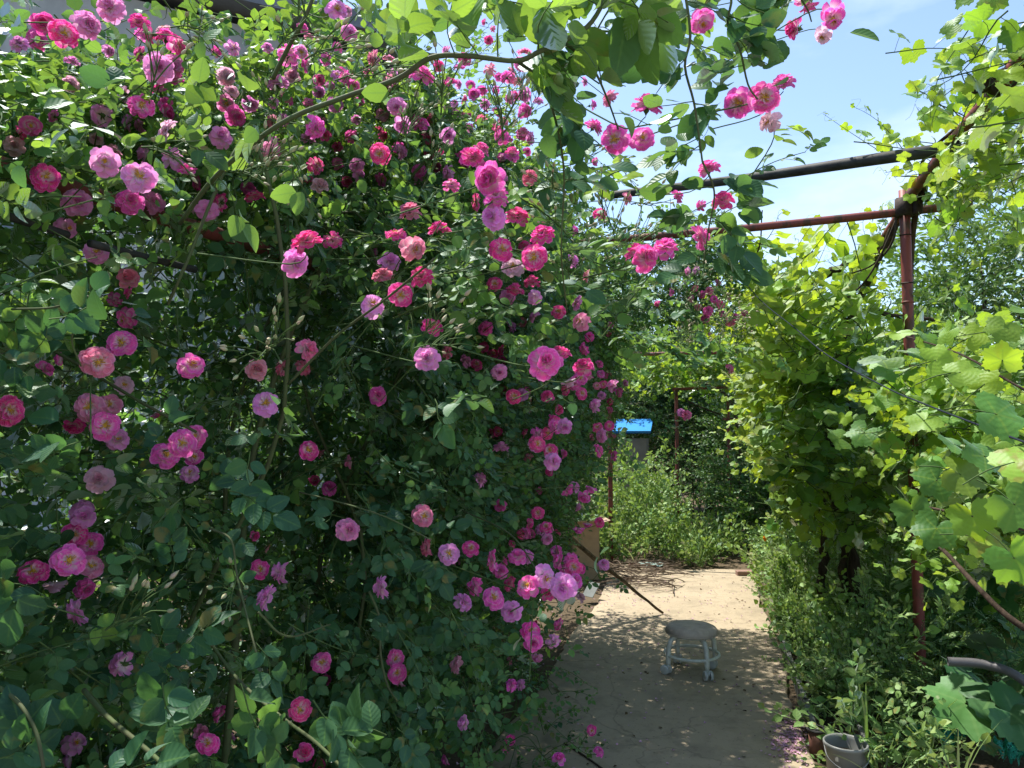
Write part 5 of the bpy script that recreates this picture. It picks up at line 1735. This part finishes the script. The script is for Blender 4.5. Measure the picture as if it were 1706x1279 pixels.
# ------------------------------------------------------------------ rolling stool
sc_ = G(1153, 1119)
st = thing('rolling_stool', 'low round rolling stool with grey padded seat and pale green legs on the path', 'stool', tuple(sc_))
cx, cy = sc_[0], sc_[1]
pad = solid("grey_vinyl", (0.50, 0.42, 0.35), .7, .2, .18, 16, .08, col2=(.36, .30, .25))
pgm = solid("pale_green_paint", (0.68, 0.69, 0.61), .5, .35, .3, 24, .05)
ctm = solid("caster_grey", (0.50, 0.52, 0.50), .5, .4, .12, 30)
dkm = solid("dark_rubber", (0.03, 0.03, 0.03), .7, .3, .2, 30)
ZS = .29
prof = [(.001, ZS + .004), (.08, ZS + .003), (.13, ZS - .001), (.150, ZS - .010), (.159, ZS - .022), (.162, ZS - .034), (.160, ZS - .046), (.154, ZS - .052), (.12, ZS - .054), (.001, ZS - .054)]
seat = part('seat', lathe(prof, 40, (cx, cy, 0)), pad, st)
part('piping', torus((cx, cy, ZS - .046), .160, .0032, 40, 6), pad, seat)
part('seat_plate', lathe([(.001, ZS - .052), (.125, ZS - .054), (.125, ZS - .064), (.001, ZS - .066)], 28, (cx, cy, 0)), pgm, st)
part('foot_ring', torus((cx, cy, .115), .166, .0100, 44, 10), pgm, st)
for k in range(4):
    a = YAW + R(-78) + k * math.pi / 2 + .12
    u = np.array([math.cos(a), math.sin(a), 0])
    c0 = np.array([cx, cy, 0])
    lp = smooth_path([c0 + u * .10 + ZU * (ZS - .062), c0 + u * .135 + ZU * (ZS - .072), c0 + u * .155 + ZU * (ZS - .10), c0 + u * .166 + ZU * .14, c0 + u * .168 + ZU * .062], 20)
    lg = part('leg', tube(lp, .0150, 12), pgm, st)
    ca = r0.uniform(0, 6.28)
    ax = np.array([math.cos(ca), math.sin(ca), 0])
    fwd_ = np.array([-ax[1], ax[0], 0])
    base_c = c0 + u * .168
    wc = base_c + fwd_ * .016 + ZU * .030
    fr = np.stack([fwd_, ZU, ax], -1)
    hs = part('caster', merge(lathe([(.006, .064), (.013, .062), (.015, .052), (.012, .045), (.001, .044)], 12, base_c),
                              box(wc + ZU * .014 + fwd_ * -.004, (.040, .016, .028), np.stack([fwd_, ax, ZU], -1), 0, .005)), ctm, st)
    for sg in (-1, 1):
        part('wheel', lathe([(.001, -.008), (.022, -.010), (.029, -.006), (.030, 0), (.029, .006), (.022, .010), (.012, .006), (.001, .007)], 18, wc + ax * sg * .018, 0, fr), ctm, hs)

# ------------------------------------------------------------------ things by the left of the path end
cbm = solid("cardboard", (0.42, 0.31, 0.21), .85, .15, .15, 14, .05)
bc = P(972, 890, 7.75) * [1, 1, 0]
bx = thing('cardboard_box', 'open cardboard box with spread flaps beside the left red post', 'box', (bc[0], bc[1], 0))
Rb = rz(.35)
W_, H_ = .27, .56
for sx, sy, nm in ((1, 0, 'side_panel'), (-1, 0, 'side_panel'), (0, 1, 'side_panel'), (0, -1, 'side_panel')):
    c = np.array([bc[0], bc[1], H_ / 2]) + Rb @ np.array([sx * W_ / 2, sy * W_ / 2, 0])
    part(nm, box(c, (.006 if sx else W_ - .008, .006 if sy else W_ + .006, H_), Rb), cbm, bx, False)
for sx, sy, a in ((1, 0, 15), (-1, 0, 25), (0, 1, -30), (0, -1, 20)):
    hinge = np.array([bc[0], bc[1], H_ + .001]) + Rb @ np.array([sx * W_ / 2, sy * W_ / 2, 0])
    outv = Rb @ np.array([sx, sy, 0.0])
    fr = frames(nrm(outv * math.cos(R(a)) + ZU * math.sin(R(a)))[None], ZU[None])[0]
    part('flap', box(hinge + fr[:, 0] * .065, (.13, W_ - .02, .005), fr), cbm, bx, False)

wood = solid("split_wood", (0.20, 0.14, 0.075), .8, .2, .5, 30, .5, col2=(0.05, 0.035, 0.022), stretch=(1, 1, 1))
g0 = G(1105, 1021, .012)
tp = P(938, 888, 5.9)
pts = np.linspace(g0, tp, 14) + rng.normal(0, .004, (14, 3))
side = nrm(np.cross(tp - g0, ZU))
stk = merge(tube(pts, np.linspace(.010, .022, 14) * (1 + .1 * np.sin(np.arange(14) * 2.2)), 7), tube(pts[3:12] + side * .018 + ZU * .008, np.linspace(.006, .010, 9), 6), tube(pts[6:14] - side * .016, .007, 6))
single('wooden_stick', stk, wood, 'split wooden stick leaning from the path up into the roses', 'stick')
pc = G(985, 998)
fr = frames(np.array([[.8, -.55, .0]]), np.array([[-.35, -.5, .55]]))[0]
t_ = box(pc + [0, 0, .085], (.13, .15, .006), fr, 0, .002)
single('plastic_sheet', t_, solid("grey_plastic", (0.15, 0.165, 0.155), .4, .5, .25, 9), 'grey translucent plastic offcut leaning by the rose roots', 'plastic sheet', smooth=False)
brk = solid("brick_red", (0.30, 0.19, 0.15), .9, .15, .3, 40, .4)
for i, (x, y, a, lb) in enumerate(((1063, 944, .3, 'reddish brick half buried among twigs at the path end'), (1088, 943, -.4, 'brick at the right of the twig heap at the path end'), (1243, 958, .2, 'pinkish brick lying at the right corner of the path end'))):
    g = G(x, y)
    single('brick', box(g + [0, 0, .02], (.20, .10, .055), rz(a), 0, .006), brk, lb, 'brick', group='bricks at the end of the path', smooth=False)
s = Soup()
for k in range(110):
    g = G(r0.uniform(1010, 1125), r0.uniform(940, 985))
    if g[1] > 8.6 and r0.random() < .3:
        continue
    a = r0.gauss(.2, .7)
    Ln = r0.uniform(.12, .65)
    u = np.array([math.cos(a), math.sin(a), 0])
    z = r0.uniform(.006, .09)
    pp = smooth_path([g - u * Ln / 2 + ZU * z, g + ZU * (z + r0.uniform(0, .03)), g + u * Ln / 2 + ZU * max(.006, z + r0.uniform(-.05, .04))], 6)
    s.raw(tube(pp, r0.uniform(.002, .006), 5))
single('twig_heap', s.out(), solid('dry_twig', (.21, .165, .12), .9, .1, .5, 25, col2=(.07, .05, .04)), 'heap of dry twigs where the path meets the weeds', 'twigs', kind='stuff')


def crumple(seed, n, size, h, amp):
    g = np.random.default_rng(seed)
    u = np.linspace(-1, 1, n)
    X, Yg = np.meshgrid(u, u, indexing='ij')
    Z = sum(amp / (k + 1) * np.abs(np.sin(X * (k + 1) * g.uniform(1, 3) + Yg * (k + 1) * g.uniform(-3, 3) + g.uniform(0, 6))) for k in range(5)) * h
    rad = 1 + .25 * np.sin(np.arctan2(Yg, X) * 3 + g.uniform(0, 6)) + .12 * np.sin(np.arctan2(Yg, X) * 7)
    v = np.stack([X * size[0] * rad, Yg * size[1] * rad, Z], -1).reshape(-1, 3)
    i = np.arange(n * n).reshape(n, n)
    q = np.stack([i[:-1, :-1], i[1:, :-1], i[1:, 1:], i[:-1, 1:]], -1).reshape(-1, 4)
    top_ = tpl(v, q)
    bot = tpl(v - [0, 0, .002], q[:, ::-1])
    return merge(top_, bot)


def net_mat():
    m, N, Lk, o = new_mat("turquoise_net")
    b = N.new("ShaderNodeBsdfPrincipled")
    b.inputs["Base Color"].default_value = (0.02, 0.30, 0.20, 1)
    b.inputs["Roughness"].default_value = .5
    tx = N.new("ShaderNodeTexCoord")
    mpn = N.new("ShaderNodeMapping"); mpn.inputs["Scale"].default_value = (90, 90, 90)
    Lk(tx.outputs["Object"], mpn.inputs[0])
    vr = N.new("ShaderNodeTexVoronoi"); vr.feature = 'DISTANCE_TO_EDGE'; vr.inputs["Scale"].default_value = 1
    Lk(mpn.outputs[0], vr.inputs["Vector"])
    tr = N.new("ShaderNodeBsdfTransparent")
    mxs = N.new("ShaderNodeMixShader")
    Lk(mth(N, Lk, 'LESS_THAN', vr.outputs[0], .16), mxs.inputs[0])
    Lk(tr.outputs[0], mxs.inputs[1]); Lk(b.outputs[0], mxs.inputs[2])
    Lk(mxs.outputs[0], o.inputs["Surface"])
    return m


NM = net_mat()
for (x, y, sz, sd_, lb) in ((1568, 1246, (.13, .055), 3, 'crumpled turquoise plastic net among the seedlings'), (1690, 1276, (.07, .06), 5, 'scrap of turquoise net at the bottom right corner')):
    t_ = crumple(sd_, 26, sz, .07, .9)
    g = G(x, y)
    v_ = t_[0] @ rz(.5).T + g + [0, 0, -.01]
    single('plastic_net', (v_, t_[1], t_[2], t_[3]), NM, lb, 'net', group='turquoise nets in the bed')
t_ = crumple(9, 14, (.12, .05), .03, .9)
single('plastic_scrap', (t_[0] + G(1085, 950) + [0, 0, .03], t_[1], t_[2], t_[3]), solid("teal_plastic", (.30, .42, .38), .4, .5, .3, 20), 'pale teal plastic scrap on the twig heap', 'plastic scrap')

# planters, bucket, pot, pipe on the right
pm = solid("planter_grey", (0.16, 0.17, 0.16), .6, .35, .3, 12, .1)
pr = solid("planter_rim", (0.22, 0.225, 0.215), .55, .4, .25, 15)
sm = solid("potting_soil", (0.035, 0.028, 0.02), .95, .1, .4, 60, .8)
for (y, ln_, lb) in ((4.06, .44, 'long grey planter trough at the path edge, nearest the bucket'), (4.56, .56, 'long grey planter trough beside the stool'), (5.24, .60, 'long grey planter trough behind the stool')):
    c = np.array([.57, y, .035])
    o = thing('planter_trough', lb, 'planter', (c[0], c[1], -.03), 'planter troughs along the path edge')
    hgt = .11
    parts_ = [box(c + [sx * .10, 0, 0], (.012, ln_, hgt), None, 0, .003) for sx in (-1, 1)] + [box(c + [0, sy * (ln_ / 2 - .006), 0], (.188, .012, hgt), None, 0, .003) for sy in (-1, 1)] + [box(c + [0, 0, -.045], (.188, ln_ - .024, .012))]
    part('trough', merge(*parts_), pm, o, False)
    part('rim', merge(*[box(c + [sx * .104, 0, hgt / 2 + .004], (.026, ln_ + .03, .014), None, 0, .004) for sx in (-1, 1)], *[box(c + [0, sy * (ln_ / 2 + .003), hgt / 2 + .004], (.182, .024, .014), None, 0, .004) for sy in (-1, 1)]), pr, o, False)
    part('soil', box(c + [0, 0, .03], (.187, ln_ - .026, .02)), sm, o, False)


def plastic_mat():
    m, N, Lk, o = new_mat("milky_plastic")
    b = N.new("ShaderNodeBsdfPrincipled")
    b.inputs["Base Color"].default_value = (.30, .31, .30, 1)
    b.inputs["Roughness"].default_value = .35
    tl = N.new("ShaderNodeBsdfTranslucent"); tl.inputs["Color"].default_value = (.34, .35, .33, 1)
    mxs = N.new("ShaderNodeMixShader"); mxs.inputs[0].default_value = .4
    Lk(b.outputs[0], mxs.inputs[1]); Lk(tl.outputs[0], mxs.inputs[2]); Lk(mxs.outputs[0], o.inputs["Surface"])
    return m


g = G(1411, 1318, -.03)
g = np.array([g[0], g[1], -.03])
bk = thing('bucket', 'small milky plastic bucket of dark soil at the bottom edge', 'bucket', tuple(g))
part('shell', lathe([(.001, .002), (.070, .002), (.074, .01), (.084, .19), (.090, .192), (.091, .203), (.087, .207), (.083, .203), (.080, .19), (.071, .02), (.001, .014)], 36, g), plastic_mat(), bk)
part('soil', lathe([(.001, .158), (.05, .156), (.0775, .150)], 28, g), sm, bk)
part('handle', tube(smooth_path([g + [.089, 0, .2], g + [.075, -.06, .15], g + [.0, -.098, .12], g + [-.075, -.06, .15], g + [-.089, 0, .2]], 24), .0025, 6), pr, bk)
g = G(1362, 1252)
pt = thing('plant_pot', 'slim brown pot with a black rim beside the bucket', 'pot', tuple(g))
part('body', lathe([(.001, -.03), (.034, -.03), (.040, .10), (.037, .10), (.033, .0), (.001, -.01)], 24, g), solid("brown_pot", (.16, .075, .055), .6, .3, .3, 20), pt)
part('rim', merge(torus(g + [0, 0, .104], .043, .006, 28, 8), torus(g + [0, 0, .110], .030, .004, 24, 6)), dkm, pt)
part('soil', lathe([(.001, .085), (.0365, .082)], 16, g), sm, pt)
pp = smooth_path([P(1579, 1102, 3.35), P(1640, 1107, 3.3), P(1700, 1130, 3.2), P(1760, 1200, 3.1), P(1790, 1300, 3.1) * [1, 1, 0] + [0, 0, -.02]], 30)
pip = merge(tube(pp, .020, 14, 0, False), tube(pp[:3], .016, 14, 0, False), lathe([(.016, 0), (.020, 0)], 14, pp[0], 0, np.stack([frames(nrm(pp[1] - pp[0])[None], ZU[None])[0][:, k] for k in (1, 2, 0)], -1)))
single('drain_pipe', pip, solid("grey_pvc", (.10, .095, .10), .4, .5, .2, 12), 'dark grey plastic pipe poking out among the big leaves at the right', 'pipe')
# pale dead stalk in the bed
pp = smooth_path([P(1535, 985, 3.9), P(1590, 990, 3.8), P(1640, 1002, 3.7)], 10)

# fallen petals and crumbs on the path; dead leaves and stalks
s = Soup()
pq = petal(.016, .014, .5, .1, .1, 5, R(85))
for k in range(950):
    t = r0.random()
    if t < .36:
        g = G(r0.gauss(1318, 20), r0.gauss(1232, 22))
    elif t < .5:
        g = G(r0.gauss(1040, 40), r0.gauss(985, 12))
    else:
        g = np.array([r0.uniform(-1.4, .44), r0.uniform(2.8, 8.2), 0])
    if g[0] > .60:
        continue
    s.one(pq, rz(r0.uniform(0, 6.28)) @ rx(r0.uniform(-.4, .4)) * r0.uniform(.5, 1.1), np.array([g[0], g[1], .004 if -.98 < g[0] < .42 else -.02]), 0, r0.random())
PFM = solid("fallen_petals", (0.62, 0.40, 0.52), .8, .1, .3, 20, col2=(.45, .25, .36))
single('fallen_petals', s.out(), PFM, 'faded pink petals scattered over the path', 'petals', kind='stuff', loc=(0, 0, 0))
s = Soup()
for k in range(300):
    x = r0.uniform(-1.5, -.98) if r0.random() < .6 else r0.uniform(-.98, .44)
    y = r0.uniform(2.6, 8.4)
    b = blade(r0.uniform(.015, .04), r0.uniform(.008, .018), 4, .4, r0.uniform(-.6, .8), 0, r0.uniform(-1, 1))
    s.one(b, rz(r0.uniform(0, 6.28)), (x, y, .004 if x > -.98 else -.022), 0, r0.random())
single('leaf_litter', s.out(), solid("dry_leaf", (.13, .085, .045), .9, .1, .5, 30), 'dry brown leaf scraps under the roses and on the path', 'leaf litter', kind='stuff', loc=(0, 0, 0))
for pts, lb in (([(1302, 1198), (1318, 1204), (1332, 1210)], 'short dark twig lying by the fallen petals'), ([(940, 1238), (975, 1260), (1010, 1285)], 'thin dark twig on the path at the bottom edge')):
    pp = smooth_path([G(x, y, .006) for x, y in pts], 10)
    single('twig', tube(pp, .0045, 6), M['bark'], lb, 'twig', group='twigs on the path')
# low rose seedlings creeping onto the path edge at the bottom
cr = thing('rose_seedling', 'low bright green rose shoots creeping onto the path at the bottom', 'rose shoots', tuple(G(900, 1230)))
s = Soup()
for k in range(26):
    x, y = r0.uniform(850, 1010), r0.uniform(1080, 1250)
    if x > 930 + (y - 1080) * .5:
        continue
    g = G(x, y + 60)
    p = np.array([g[0], g[1], r0.uniform(.08, .4)])
    dr = nrm(np.array([r0.uniform(.3, 1), r0.gauss(0, .5), r0.uniform(-.2, .4)]))
    s.one(r0.choice(SH_LO), frames(dr[None], ZU[None])[0] * r0.uniform(.6, .9), p - dr * .2, r0.uniform(.1, .4), r0.random())
    s.raw(tube(smooth_path([np.array([-1.05, g[1], -.03]), np.array([(p[0] - 1.05) / 2, g[1], p[2] * .9]), p - dr * .2], 8), .002, 4, 1, False))
part('foliage', s.out(), [M['rose_leaf'], M['green_stem']], cr)

# ------------------------------------------------------------------ house and shed behind
hm = solid("grey_plaster", (0.42, 0.44, 0.44), .9, .2, .2, 1.2, .1, col2=(.30, .32, .32))
rm = solid("grey_roof", (0.17, 0.19, 0.22), .7, .3, .3, 3.0, .1)
wm = solid("window_glass", (0.05, 0.07, 0.09), .12, .6, .1, 2)
e = P(645, 58, 10.0)
hx = e[0]; hy = e[1]
ho = thing('house', 'grey plastered house with a dark sloping eave behind the roses', 'house', (hx - 7.0, hy + 3, 0))
xl, xr, ez = hx - 15.0, hx - .65, e[2]
ridge = (xl + xr) / 2
pitch = .36
v = np.array([(xl, hy + .3, 0), (xr, hy + .3, 0), (xr, hy + .3, ez), (ridge, hy + .3, ez + (ridge - xl) * pitch), (xl, hy + .3, ez), (xl, hy + 7, 0), (xr, hy + 7, 0), (xr, hy + 7, ez), (ridge, hy + 7, ez + (ridge - xl) * pitch), (xl, hy + 7, ez)])
q = [(0, 1, 2, 4), (2, 3, 4, 4), (1, 6, 7, 2), (6, 5, 9, 7), (7, 9, 8, 8), (5, 0, 4, 9)]
part('wall', tpl(v, q), hm, ho, False)
for sg in (-1, 1):
    xe = hx if sg > 0 else xl - .65
    a = np.array([ridge, hy, ez + (ridge - xl) * pitch + .2]); b = np.array([xe, hy, ez - .05])
    mid = (a + b) / 2 + [0, 3.6, .1]
    fr = np.stack([nrm(b - a), np.array([0, 1.0, 0]), np.cross(nrm(b - a), [0, 1.0, 0])], -1)
    part('roof', box(mid, (np.linalg.norm(b - a), 7.6, .22), fr), rm, ho, False)
for x in (ridge - 1.8, ridge + 1.6):
    wn = part('window', box((x, hy + .28, 4.3), (1.2, .08, 1.3)), solid("window_frame", (.5, .5, .48), .6, .3, .1, 5), ho, False)
    part('pane', box((x, hy + .23, 4.3), (1.04, .03, 1.14)), wm, wn, False)
sb = P(1050, 713, 12.8)
sh = thing('shed', 'low shed with a bright blue roof beyond the weeds', 'shed', (sb[0], sb[1] + .5, 0))
part('wall', box((sb[0], sb[1] + .55, .66), (.50, .45, 1.46)), solid("shed_wall", (.36, .30, .26), .9, .2, .3, 4, .2), sh, False)
part('roof', box((sb[0], sb[1] + .5, sb[2] + .04), (.66, .62, .045), rx(.36)), solid("blue_sheet", (.03, .26, .66), .4, .5, .15, 3), sh, False)
